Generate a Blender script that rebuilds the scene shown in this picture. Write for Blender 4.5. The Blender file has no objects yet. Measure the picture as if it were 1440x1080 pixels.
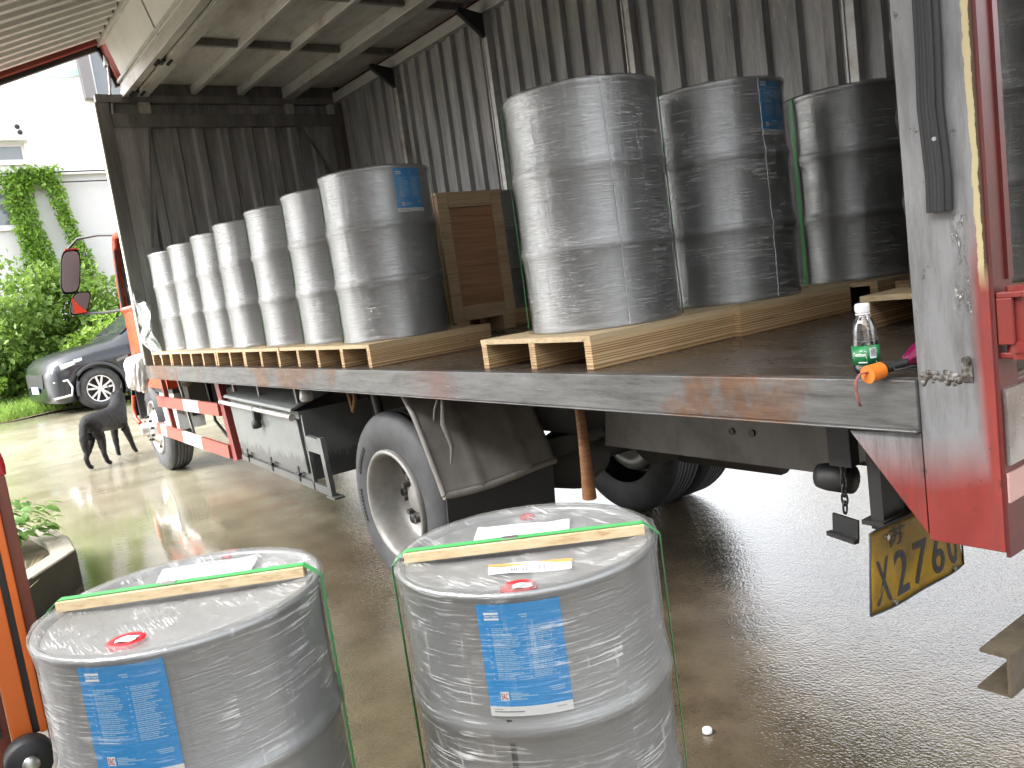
import bpy, bmesh, math, random
from mathutils import Vector, Matrix, noise
import numpy as np
random.seed(7)
R = math.radians
PI = math.pi
scn = bpy.context.scene
C = scn.collection

# ------------------------------------------------------------------ camera
def make_camera():
    yaw, pitch, roll = R(54.6), R(7.22), R(7.9)
    cy, sy, cp, sp = math.cos(yaw), math.sin(yaw), math.cos(pitch), math.sin(pitch)
    f = Vector((-sy*cp, cy*cp, -sp))
    r0 = Vector((cy, sy, 0)); u0 = r0.cross(f)
    r = math.cos(roll)*r0 - math.sin(roll)*u0
    u = math.sin(roll)*r0 + math.cos(roll)*u0
    cd = bpy.data.cameras.new('camera'); cd.sensor_width = 36; cd.lens = 36*1163/1440
    cd.clip_start = 0.05; cd.clip_end = 2000
    o = bpy.data.objects.new('camera', cd); C.objects.link(o)
    m = Matrix((r, u, -f)).transposed().to_4x4(); m.translation = Vector((0, 0, 1.6))
    o.matrix_world = m
    scn.camera = o
make_camera()

# ------------------------------------------------------------------ sky, sun, exposure (overcast)
SUN_EL, SUN_AZ = R(46), R(252)     # azimuth measured from +X counter-clockwise: behind the camera, a little to the left
w = bpy.data.worlds.new('World'); scn.world = w; w.use_nodes = True
nt = w.node_tree; nt.nodes.clear()
sky = nt.nodes.new('ShaderNodeTexSky'); sky.sky_type = 'NISHITA'; sky.sun_disc = False
sky.sun_elevation = SUN_EL; sky.sun_rotation = R(90) - SUN_AZ
sky.air_density = 1.0; sky.dust_density = 4.0; sky.ozone_density = 1.0
hs = nt.nodes.new('ShaderNodeHueSaturation'); hs.inputs['Saturation'].default_value = 0.16
bg = nt.nodes.new('ShaderNodeBackground'); bg.inputs['Strength'].default_value = 0.15
wo = nt.nodes.new('ShaderNodeOutputWorld')
nt.links.new(sky.outputs[0], hs.inputs['Color']); nt.links.new(hs.outputs[0], bg.inputs[0]); nt.links.new(bg.outputs[0], wo.inputs[0])
sd = bpy.data.lights.new('sun', 'SUN'); sd.energy = 0.8; sd.angle = R(40); sd.color = (1, .985, .965)
so = bpy.data.objects.new('sun', sd); C.objects.link(so)
so.rotation_euler = Vector((math.cos(SUN_EL)*math.cos(SUN_AZ), math.cos(SUN_EL)*math.sin(SUN_AZ), math.sin(SUN_EL))).to_track_quat('Z', 'Y').to_euler()
so.location = (0, -8, 12)
scn.view_settings.view_transform = 'Standard'; scn.view_settings.look = 'None'
scn.view_settings.gamma = 1; scn.view_settings.use_curve_mapping = False
scn.view_settings.exposure = 2.65
scn.cycles.max_bounces = 8; scn.cycles.transparent_max_bounces = 24
scn.cycles.diffuse_bounces = 4; scn.cycles.glossy_bounces = 4; scn.cycles.transmission_bounces = 6
scn.cycles.caustics_reflective = False; scn.cycles.caustics_refractive = False
scn.cycles.use_denoising = True

# ------------------------------------------------------------------ object helpers
ROOT_LOC = {}
def empty(name, loc, label=None, cat=None, group=None, kind=None, rz=0):
    o = bpy.data.objects.new(name, None); C.objects.link(o)
    o.location = loc; o.rotation_euler = (0, 0, rz); o.empty_display_size = .1
    ROOT_LOC[o.name] = Vector(loc)
    tag(o, label, cat, group, kind)
    return o
def tag(o, label=None, cat=None, group=None, kind=None):
    if label: o['label'] = label
    if cat: o['category'] = cat
    if group: o['group'] = group
    if kind: o['kind'] = kind
    return o
def origin_of(parent):
    v = Vector((0, 0, 0))
    while parent is not None:
        v += parent.location; parent = parent.parent
    return v
def copy_tree(o, parent=None):
    c = o.copy(); C.objects.link(c)
    if parent is not None: c.parent = parent
    for ch in list(o.children): copy_tree(ch, c)
    return c

class MB:
    """collects shapes; build() links them as ONE mesh object (coordinates are world ones unless local=True)"""
    def __init__(s): s.v = []; s.f = []; s.m = []; s.sm = []; s.uv = {}; s.cur = 0
    def add(s, vs, fs, smooth=False, uvs=None):
        b = len(s.v); s.v += [tuple(p) for p in vs]
        for k, f in enumerate(fs):
            if uvs is not None: s.uv[len(s.f)] = [uvs[i] for i in f]
            s.f.append([i+b for i in f]); s.m.append(s.cur); s.sm.append(smooth)
        return s
    def box(s, x0, x1, y0, y1, z0, z1):
        x0, x1 = min(x0, x1), max(x0, x1); y0, y1 = min(y0, y1), max(y0, y1); z0, z1 = min(z0, z1), max(z0, z1)
        return s.add([(x0,y0,z0),(x1,y0,z0),(x1,y1,z0),(x0,y1,z0),(x0,y0,z1),(x1,y0,z1),(x1,y1,z1),(x0,y1,z1)],
              [(0,3,2,1),(4,5,6,7),(0,1,5,4),(1,2,6,5),(2,3,7,6),(3,0,4,7)])
    def bar(s, a, b, wx, wz, up=(0,0,1)):
        """rectangular bar from a to b; wx across, wz along 'up'"""
        a = Vector(a); b = Vector(b); d = (b-a).normalized(); up = Vector(up)
        x = d.cross(up)
        if x.length < 1e-5: x = d.cross(Vector((1,0,0)))
        x.normalize(); z = x.cross(d).normalized()
        vs = []
        for p in (a, b):
            for sx, sz in ((-1,-1),(1,-1),(1,1),(-1,1)): vs.append(p + x*sx*wx/2 + z*sz*wz/2)
        return s.add(vs, [(0,1,2,3),(7,6,5,4),(0,4,5,1),(1,5,6,2),(2,6,7,3),(3,7,4,0)])
    def prism(s, pts, n):
        """closed polygon pts (3D) pushed along n"""
        n = Vector(n); k = len(pts); P = [Vector(p) for p in pts]
        nrm = Vector((0,0,0))
        for i in range(k): nrm += P[i].cross(P[(i+1) % k])
        vs = P + [p+n for p in P]
        if nrm.dot(n) > 0: a, b = list(range(k))[::-1], list(range(k, 2*k))
        else: a, b = list(range(k)), list(range(k, 2*k))[::-1]
        fl = nrm.dot(n) > 0
        fs = [a, b]
        for i in range(k):
            j = (i+1) % k
            fs.append((i, j, k+j, k+i) if fl else (i, k+i, k+j, j))
        return s.add(vs, fs)
    def lathe(s, prof, c=(0,0,0), n=32, axis='z', smooth=True, a0=0, a1=2*PI, uv=False):
        full = abs(a1-a0-2*PI) < 1e-6
        m = n if full else n+1
        if uv: m = n+1
        c = Vector(c); vs = []; uvs = []
        L = 0
        for q, (r, z) in enumerate(prof):
            if q: L += math.hypot(r-prof[q-1][0], z-prof[q-1][1])
            for i in range(m):
                t = a0+(a1-a0)*i/n
                ca, sa = r*math.cos(t), r*math.sin(t)
                if axis == 'z': p = (ca, sa, z)
                elif axis == 'y': p = (ca, z, sa)
                else: p = (z, ca, sa)
                vs.append(c+Vector(p)); uvs.append((t*.3, L))
        fs = []
        for q in range(len(prof)-1):
            for i in range(n):
                j = (i+1) % m if full and not uv else i+1
                a, b, d, e = q*m+i, q*m+j, (q+1)*m+j, (q+1)*m+i
                fs.append((a, b, d, e) if axis != 'y' else (a, e, d, b))
        return s.add(vs, fs, smooth, uvs if uv else None)
    def disc(s, c, r, n=24, axis='z', flip=False, smooth=False):
        c = Vector(c); vs = []
        for i in range(n):
            t = 2*PI*i/n; ca, sa = r*math.cos(t), r*math.sin(t)
            vs.append(c+Vector((ca,sa,0) if axis == 'z' else ((ca,0,-sa) if axis == 'y' else (0,ca,sa))))
        f = list(range(n))
        return s.add(vs, [f[::-1] if flip else f], smooth)
    def cyl(s, a, b, r, n=16, r2=None, smooth=True, caps=True):
        a = Vector(a); b = Vector(b); d = (b-a).normalized(); r2 = r if r2 is None else r2
        x = d.orthogonal().normalized(); y = d.cross(x)
        vs = []
        for p, rr in ((a, r), (b, r2)):
            for i in range(n):
                t = 2*PI*i/n; vs.append(p+(x*math.cos(t)+y*math.sin(t))*rr)
        s.add(vs, [(i, (i+1) % n, n+(i+1) % n, n+i) for i in range(n)], smooth)
        if caps: s.add(vs, [list(range(n))[::-1], list(range(n, 2*n))])
        return s
    def tube(s, path, r, n=8, smooth=True, caps=True):
        P = [Vector(p) for p in path]; vs = []; x = None
        rr = r if isinstance(r, (list, tuple)) else [r]*len(P)
        for i, p in enumerate(P):
            d = (P[min(i+1, len(P)-1)]-P[max(i-1, 0)]).normalized()
            if x is None: x = d.orthogonal().normalized()
            x = (x-d*x.dot(d)).normalized(); y = d.cross(x)
            for k in range(n):
                t = 2*PI*k/n; vs.append(p+(x*math.cos(t)+y*math.sin(t))*rr[i])
        fs = [(i*n+k, i*n+(k+1) % n, (i+1)*n+(k+1) % n, (i+1)*n+k) for i in range(len(P)-1) for k in range(n)]
        s.add(vs, fs, smooth)
        if caps: s.add(vs, [list(range(n))[::-1], list(range((len(P)-1)*n, len(P)*n))])
        return s
    def grid(s, fn, nu, nv, smooth=True, uv=None):
        vs = [fn(i/nu, j/nv) for j in range(nv+1) for i in range(nu+1)]
        fs = [(j*(nu+1)+i, j*(nu+1)+i+1, (j+1)*(nu+1)+i+1, (j+1)*(nu+1)+i) for j in range(nv) for i in range(nu)]
        uvs = [uv(i/nu, j/nv) for j in range(nv+1) for i in range(nu+1)] if uv else None
        return s.add(vs, fs, smooth, uvs)
    def build(s, name, mat, parent=None, bev=0, local=False, kind=None, label=None):
        me = bpy.data.meshes.new(name)
        o0 = Vector((0,0,0)) if (local or parent is None) else origin_of(parent)
        me.from_pydata([(p[0]-o0.x, p[1]-o0.y, p[2]-o0.z) for p in s.v], [], s.f)
        mats = mat if isinstance(mat, (list, tuple)) else [mat]
        for m in mats: me.materials.append(m)
        me.polygons.foreach_set('material_index', s.m)
        me.polygons.foreach_set('use_smooth', s.sm)
        if s.uv:
            ul = me.uv_layers.new(name='UVMap')
            for p in me.polygons:
                u = s.uv.get(p.index)
                if u:
                    for k, li in enumerate(p.loop_indices): ul.data[li].uv = u[k]
        me.update()
        o = bpy.data.objects.new(name, me); C.objects.link(o)
        if parent is not None: o.parent = parent
        if bev:
            b = o.modifiers.new('bevel', 'BEVEL'); b.width = bev; b.segments = 2; b.limit_method = 'ANGLE'; b.angle_limit = R(40)
        if kind: o['kind'] = kind
        if label: o['label'] = label
        return o

_tc = {}
def text_geo(body, size=1.0, bold=0.0):
    k = (body, bold)
    if k not in _tc:
        cu = bpy.data.curves.new('lettering', 'FONT'); cu.body = body; cu.size = 1; cu.resolution_u = 3; cu.offset = bold
        ob = bpy.data.objects.new('lettering', cu); C.objects.link(ob)
        dg = bpy.context.evaluated_depsgraph_get(); dg.update()
        me = bpy.data.meshes.new_from_object(ob.evaluated_get(dg))
        _tc[k] = ([tuple(v.co) for v in me.vertices], [tuple(p.vertices) for p in me.polygons])
        bpy.data.objects.remove(ob); bpy.data.curves.remove(cu); bpy.data.meshes.remove(me)
    v, f = _tc[k]
    return [(p[0]*size, p[1]*size) for p in v], f

# ------------------------------------------------------------------ material helpers
class NM:
    def __init__(s, name):
        s.m = bpy.data.materials.new(name); s.m.use_nodes = True
        s.t = s.m.node_tree; s.t.nodes.clear()
        s.out = s.n('ShaderNodeOutputMaterial')
        s._obj = None
    def n(s, typ, **kw):
        nd = s.t.nodes.new(typ)
        for k, v in kw.items():
            setattr(nd, k, v)
        return nd
    def set(s, sock, v):
        if hasattr(v, 'is_output') or isinstance(v, bpy.types.NodeSocket): s.t.links.new(v, sock)
        elif isinstance(v, (tuple, list)) and len(v) == 3 and sock.type == 'RGBA': sock.default_value = (*v, 1)
        else: sock.default_value = v
    def obj(s, rand=False):
        tc = s.n('ShaderNodeTexCoord'); o = tc.outputs['Object']
        if rand:
            oi = s.n('ShaderNodeObjectInfo'); mu = s.n('ShaderNodeMath', operation='MULTIPLY'); mu.inputs[1].default_value = 37.0
            s.set(mu.inputs[0], oi.outputs['Random'])
            ad = s.n('ShaderNodeVectorMath', operation='ADD'); s.set(ad.inputs[0], o)
            s.set(ad.inputs[1], mu.outputs[0]); o = ad.outputs[0]
        return o
    def wpos(s): return s.n('ShaderNodeNewGeometry').outputs['Position']
    def uv(s, rand=False):
        tc = s.n('ShaderNodeTexCoord'); o = tc.outputs['UV']
        if rand:
            oi = s.n('ShaderNodeObjectInfo'); mu = s.n('ShaderNodeMath', operation='MULTIPLY'); mu.inputs[1].default_value = 23.0
            s.set(mu.inputs[0], oi.outputs['Random'])
            ad = s.n('ShaderNodeVectorMath', operation='ADD'); s.set(ad.inputs[0], o); s.set(ad.inputs[1], mu.outputs[0]); o = ad.outputs[0]
        return o
    def mapping(s, vec, scale=(1,1,1), rot=(0,0,0), loc=(0,0,0)):
        mp = s.n('ShaderNodeMapping'); s.set(mp.inputs['Vector'], vec)
        mp.inputs['Scale'].default_value = scale; mp.inputs['Rotation'].default_value = rot; mp.inputs['Location'].default_value = loc
        return mp.outputs[0]
    def noise(s, vec, scale=5, detail=4, rough=.55, dist=0.0, color=False):
        nz = s.n('ShaderNodeTexNoise'); s.set(nz.inputs['Vector'], vec)
        nz.inputs['Scale'].default_value = scale; nz.inputs['Detail'].default_value = detail
        nz.inputs['Roughness'].default_value = rough; nz.inputs['Distortion'].default_value = dist
        return nz.outputs['Color' if color else 'Fac']
    def vor(s, vec, scale=5, feature='F1', out='Distance'):
        nz = s.n('ShaderNodeTexVoronoi', feature=feature); s.set(nz.inputs['Vector'], vec); nz.inputs['Scale'].default_value = scale
        return nz.outputs[out]
    def ramp(s, fac, *stops):
        r = s.n('ShaderNodeValToRGB'); s.set(r.inputs[0], fac)
        e = r.color_ramp.elements
        for i, (p, c) in enumerate(stops):
            el = e[i] if i < 2 else e.new(p)
            el.position = p; el.color = (*c, 1) if isinstance(c, (tuple, list)) else (c, c, c, 1)
        return r.outputs[0]
    def mix(s, fac, a, b, mode='MIX'):
        x = s.n('ShaderNodeMix', data_type='RGBA', blend_type=mode)
        s.set(x.inputs[0], fac); s.set(x.inputs[6], a); s.set(x.inputs[7], b)
        return x.outputs[2]
    def math(s, op, a, b=0.0, c=None, clamp=False):
        x = s.n('ShaderNodeMath', operation=op, use_clamp=clamp); s.set(x.inputs[0], a); s.set(x.inputs[1], b)
        if c is not None: s.set(x.inputs[2], c)
        return x.outputs[0]
    def sep(s, vec):
        x = s.n('ShaderNodeSeparateXYZ'); s.set(x.inputs[0], vec); return x.outputs
    def maprange(s, v, a, b, c=0.0, d=1.0):
        x = s.n('ShaderNodeMapRange'); s.set(x.inputs[0], v)
        for i, q in enumerate((a, b, c, d)): x.inputs[i+1].default_value = q
        return x.outputs[0]
    def bump(s, h, strength=.3, dist=.01, normal=None):
        b = s.n('ShaderNodeBump'); s.set(b.inputs['Height'], h); b.inputs['Strength'].default_value = strength; b.inputs['Distance'].default_value = dist
        if normal is not None: s.set(b.inputs['Normal'], normal)
        return b.outputs[0]
    def bsdf(s, color, rough=.5, metal=0.0, normal=None, **kw):
        p = s.n('ShaderNodeBsdfPrincipled'); s.set(p.inputs['Base Color'], color); s.set(p.inputs['Roughness'], rough); s.set(p.inputs['Metallic'], metal)
        if normal is not None: s.set(p.inputs['Normal'], normal)
        for k, v in kw.items(): s.set(p.inputs[k.replace('_', ' ')], v)
        return p.outputs[0]
    def done(s, sh):
        s.t.links.new(sh, s.out.inputs['Surface']); return s.m

def paint(name, col, rough=.45, metal=0.0, dirt=.35, dirtcol=(.06,.05,.04), scale=3, bump=.08, rand=False, **kw):
    k = NM(name); o = k.obj(rand)
    a = k.noise(o, scale, 6, .65); b = k.noise(k.mapping(o, (1,1,.25)), scale*6, 5, .7)
    f = k.math('MULTIPLY', k.ramp(a, (.42, 0.0), (.75, 1.0)), dirt)
    f2 = k.math('MULTIPLY', k.ramp(b, (.5, 0.0), (.8, 1.0)), dirt*.7)
    c = k.mix(f, col, dirtcol); c = k.mix(f2, c, tuple(.5*(x+y) for x, y in zip(col, dirtcol)))
    rg = k.math('ADD', k.math('MULTIPLY', a, .25), rough-.1)
    return k.done(k.bsdf(c, rg, metal, k.bump(b, bump, .004), **kw))
def plain(name, col, rough=.5, metal=0.0, **kw):
    k = NM(name); a = k.noise(k.obj(), 14, 4)
    c = k.mix(k.math('MULTIPLY', a, .35), col, tuple(x*.72 for x in col))
    return k.done(k.bsdf(c, rough, metal, **kw))

M = {}
# grey steel with rust, flaking paint and scrapes (bed edge)
def mk_edge():
    k = NM('worn_grey_steel'); o = k.wpos()
    a = k.noise(o, 1.1, 5, .6); b = k.noise(k.mapping(o, (.6, 1, 5)), 7, 7, .75); d = k.noise(k.mapping(o, (2.2, 4, 26)), 5, 5, .7)
    col = k.ramp(b, (.3, (.04,.037,.034)), (.45, (.105,.103,.10)), (.7, (.17,.169,.166)))
    rust = k.ramp(k.noise(k.mapping(o, (1,1,.7)), 1.35, 6, .68), (.535, 0.0), (.60, 1.0))
    rc = k.ramp(b, (.3, (.06,.026,.012)), (.7, (.19,.085,.030)))
    col = k.mix(k.math('MULTIPLY', rust, .8), col, rc)
    red = k.math('MULTIPLY', k.maprange(k.math('ABSOLUTE', k.math('ADD', k.sep(o)[0], 3.1)), .26, .06), k.ramp(a, (.4, .05), (.6, .6)))
    col = k.mix(red, col, (.20,.055,.04))
    scr = k.ramp(d, (.66, 0.0), (.74, 1.0))
    col = k.mix(k.math('MULTIPLY', scr, .55), col, (.5,.49,.47))
    drk = k.ramp(k.noise(k.mapping(o, (1.5, 1, 14)), 6, 6, .8), (.60, 0.0), (.72, 1.0))
    col = k.mix(k.math('MULTIPLY', drk, .6), col, (.045,.04,.035))
    return k.done(k.bsdf(col, k.ramp(a, (.3, .3), (.7, .6)), .25, k.bump(b, .35, .004)))
M['edge'] = mk_edge()
def mk_floor():
    k = NM('wet_steel_floor'); o = k.obj()
    a = k.noise(k.mapping(o, (1, 2.2, 1)), 1.6, 6, .65); b = k.noise(k.mapping(o, (1, 6, 1)), 14, 5, .7)
    col = k.ramp(a, (.35, (.035,.027,.02)), (.65, (.10,.08,.062)))
    col = k.mix(k.math('MULTIPLY', k.ramp(b, (.45, 0.0), (.7, 1.0)), .45), col, (.15,.125,.1))
    return k.done(k.bsdf(col, k.ramp(a, (.35, .16), (.7, .42)), .15, k.bump(b, .2, .003)))
M['floor'] = mk_floor()
def mk_wall(name, c0, c1, dust=.5):
    k = NM(name); o = k.obj()
    a = k.noise(k.mapping(o, (3, 3, .35)), 3.2, 6, .7); b = k.noise(o, 1.1, 4); d = k.noise(k.mapping(o, (9, 9, 1.2)), 6, 6, .75)
    col = k.ramp(a, (.32, c0), (.68, c1))
    col = k.mix(k.math('MULTIPLY', k.ramp(d, (.58, 0.0), (.78, 1.0)), dust), col, tuple(min(1, x*2.1) for x in c1))
    col = k.mix(k.math('MULTIPLY', k.ramp(b, (.45, 0.0), (.7, 1.0)), .4), col, c0)
    return k.done(k.bsdf(col, .55, .2, k.bump(d, .12, .003)))
M['wall'] = mk_wall('sooty_corrugated_steel', (.15,.147,.146), (.42,.41,.405))
M['frontwall'] = mk_wall('dark_front_wall_steel', (.19,.186,.185), (.46,.45,.445), .4)
M['frame'] = mk_wall('dark_frame_steel', (.12,.114,.11), (.26,.25,.245), .3)
def mk_roof():
    k = NM('stained_roof_sheet'); o = k.obj()
    a = k.noise(k.mapping(o, (1, 2.2, 1)), 1.7, 6, .7); b = k.noise(k.mapping(o, (1, 5, 1)), 5, 5, .65)
    col = k.ramp(b, (.3, (.43,.425,.42)), (.7, (.56,.553,.545)))
    col = k.mix(k.math('MULTIPLY', k.ramp(a, (.48, 0.0), (.72, 1.0)), .6), col, (.20,.145,.085))
    return k.done(k.bsdf(col, .5, .1))
M['roof'] = mk_roof()
M['wingroof'] = paint('pale_wing_sheet', (.64,.645,.65), .5, 0, .15)
def mk_beam():
    k = NM('galvanised_beam'); o = k.obj()
    a = k.noise(k.mapping(o, (.8, 4, 4)), 3, 6, .7); b = k.noise(o, 1.4, 5, .65)
    col = k.ramp(a, (.3, (.38,.375,.36)), (.7, (.60,.59,.57)))
    col = k.mix(k.math('MULTIPLY', k.ramp(b, (.55, 0.0), (.68, 1.0)), .65), col, (.22,.13,.07))
    return k.done(k.bsdf(col, .42, .3, k.bump(a, .1, .003)))
M['beam'] = mk_beam()
M['wingcorr'] = paint('grey_wing_corrugation', (.62,.625,.63), .5, .1, .2, (.2,.18,.15), 2)
M['red'] = paint('faded_red_paint', (.20,.022,.017), .42, 0, .45, (.07,.03,.025), 4)
M['cabred'] = paint('orange_red_cab_paint', (.50,.055,.022), .25, 0, .12, (.16,.04,.02), 3)
M['darkred'] = paint('dark_red_frame_paint', (.10,.014,.012), .4, 0, .6, (.03,.014,.013), 5)
M['black'] = paint('black_steel', (.022,.022,.023), .5, .1, .3, (.06,.055,.05), 5)
M['chassis'] = paint('grimy_chassis', (.17,.16,.148), .6, .1, .6, (.03,.027,.024), 4)
M['under'] = paint('dark_underbody', (.055,.052,.048), .7, .1, .6, (.06,.052,.042), 4)
M['boxgrey'] = None
def mk_box():
    k = NM('grey_green_toolbox_paint'); o = k.wpos(); z = k.sep(o)[2]
    a = k.noise(o, 5, 6, .7); b = k.noise(k.mapping(o, (4, 4, 1)), 6, 6, .75)
    col = k.ramp(a, (.3, (.13,.14,.135)), (.7, (.185,.198,.192)))
    # darker near the bottom, with a ragged edge
    st = k.math('SUBTRACT', k.math('ADD', k.math('MULTIPLY', b, .28), .52), z)
    col = k.mix(k.math('MULTIPLY', k.maprange(st, 0.0, .03), .7), col, (.055,.052,.048))
    return k.done(k.bsdf(col, .4, .2, k.bump(a, .08, .003)))
M['boxgrey'] = mk_box()
def mk_post():
    k = NM('post_grey_and_red_paint'); o = k.wpos(); x, y, z = k.sep(o)
    a = k.noise(k.mapping(o, (2, 2, .8)), 3.5, 6, .65); b = k.noise(k.mapping(o, (3, 3, 1)), 22, 6, .7); s_ = k.noise(o, 3.2, 3, .5); sc = k.noise(k.mapping(o, (3, 3, 1.2)), 9, 7, .8)
    col = k.ramp(a, (.3, (.17,.172,.176)), (.7, (.26,.263,.268)))
    chip = k.ramp(k.noise(k.mapping(o, (1.2,1.2,1)), 16, 8, .8), (.63, 0.0), (.645, 1.0)); grm = k.ramp(k.noise(k.mapping(o, (5,5,.6)), 4, 6, .75), (.48, 0.0), (.66, 1.0))
    col = k.mix(k.math('MULTIPLY', k.ramp(b, (.62, 0.0), (.75, 1.0)), .35), col, (.13,.125,.12))
    # red spray paint over the foot of the post and up along its rear corner
    lo = k.maprange(k.math('ADD', z, k.math('MULTIPLY', s_, -.16)), 1.06, .94)
    ed = k.math('MULTIPLY', k.maprange(k.math('ADD', x, k.math('MULTIPLY', s_, .03)), -.818, -.795), k.maprange(z, 1.62, 1.46))
    col = k.mix(k.math('MAXIMUM', lo, ed, clamp=True), col, k.ramp(a, (.3, (.19,.030,.026)), (.7, (.28,.044,.036))))
    col = k.mix(k.math('MULTIPLY', grm, .55), col, (.06,.05,.045)); col = k.mix(k.math('MULTIPLY', chip, .8), col, (.045,.032,.026))
    # old cream primer peeling down the corner, with a rusty rim
    n2 = k.noise(k.mapping(o, (4, 4, 1.6)), 10, 5, .7)
    e1 = k.math('ADD', x, k.math('MULTIPLY', n2, .018))
    up = k.maprange(z, 1.44, 1.5)
    col = k.mix(k.math('MULTIPLY', k.maprange(e1, -.8045, -.8025), up), col, (.46,.39,.22))
    col = k.mix(k.math('MULTIPLY', k.maprange(e1, -.7920, -.7905), up), col, (.06,.03,.014))
    # scraped run of white and black below the seal, weld scar beside the bed
    g = k.math('MULTIPLY', k.maprange(k.math('ABSOLUTE', k.math('SUBTRACT', x, -.845)), .02, .008), k.math('MULTIPLY', k.maprange(z, 1.62, 1.6), k.maprange(z, 1.38, 1.41)))
    col = k.mix(k.math('MULTIPLY', g, k.ramp(sc, (.5, 0.0), (.56, 1.0))), col, (.07,.065,.06))
    col = k.mix(k.math('MULTIPLY', g, k.ramp(sc, (.58, 0.0), (.62, 1.0))), col, (.78,.78,.77))
    return k.done(k.bsdf(col, k.ramp(a, (.3, .35), (.7, .5)), .1, k.bump(b, .12, .002)))
M['post'] = mk_post()
M['weld'] = paint('burnt_weld', (.06,.05,.04), .5, .5, .6, (.55,.53,.5), 60, .5)
M['rubber'] = paint('black_rubber', (.014,.0145,.016), .55, 0, .25, (.045,.045,.046), 8)
def mk_tyre():
    k = NM('dusty_tyre'); o = k.obj(); a = k.noise(o, 9, 5, .6)
    col = k.ramp(a, (.3, (.032,.033,.036)), (.7, (.062,.063,.067)))
    return k.done(k.bsdf(col, .62, 0, k.bump(k.noise(o, 90, 3), .1, .002)))
M['tyre'] = mk_tyre()
M['rim'] = paint('dirty_steel_rim', (.27,.265,.25), .45, .3, .7, (.10,.09,.075), 5)
M['dusty'] = paint('dusty_mudguard_plastic', (.25,.235,.215), .65, 0, .7, (.08,.073,.065), 3)
M['chrome'] = paint('pale_wheel_cover', (.30,.30,.295), .3, .5, .45, (.2,.19,.17), 9)
M['alloy'] = plain('bright_alloy', (.72,.72,.73), .25, .8)
M['white'] = plain('white_paint', (.72,.70,.66), .45)
M['whitered'] = paint('guard_red_paint', (.26,.055,.036), .45, 0, .35, (.2,.06,.04), 5)
M['guardwhite'] = paint('guard_white_paint', (.42,.40,.37), .45, 0, .35, (.3,.25,.2), 5)
M['silverdoor'] = paint('scuffed_silver_plate', (.42,.40,.39), .22, .7, .65, (.10,.05,.045), 7, .3)
M['pink'] = paint('faded_reflective_strip', (.46,.28,.25), .3, 0, .25, (.3,.15,.13), 8)
def mk_glass(name, col, tr=.6):
    k = NM(name)
    t = k.n('ShaderNodeBsdfTransparent'); t.inputs[0].default_value = (*col, 1)
    g = k.n('ShaderNodeBsdfGlossy'); g.inputs['Roughness'].default_value = .03; g.inputs[0].default_value = (1,1,1,1)
    lw = k.n('ShaderNodeLayerWeight'); lw.inputs[0].default_value = .35
    mx = k.n('ShaderNodeMixShader'); k.set(mx.inputs[0], k.math('ADD', k.math('MULTIPLY', lw.outputs['Fresnel'], .9), .06, clamp=True))
    k.t.links.new(t.outputs[0], mx.inputs[1]); k.t.links.new(g.outputs[0], mx.inputs[2])
    return k.done(mx.outputs[0])
M['glass'] = mk_glass('window_glass', (.55,.62,.58))
M['darkglass'] = plain('dark_mirror_glass', (.05,.055,.06), .06, .3)
M['mirror'] = plain('mirror_face', (.16,.165,.175), .2, .5)
M['lamp'] = plain('clear_lamp_cover', (.62,.63,.65), .1, .3)
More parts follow.
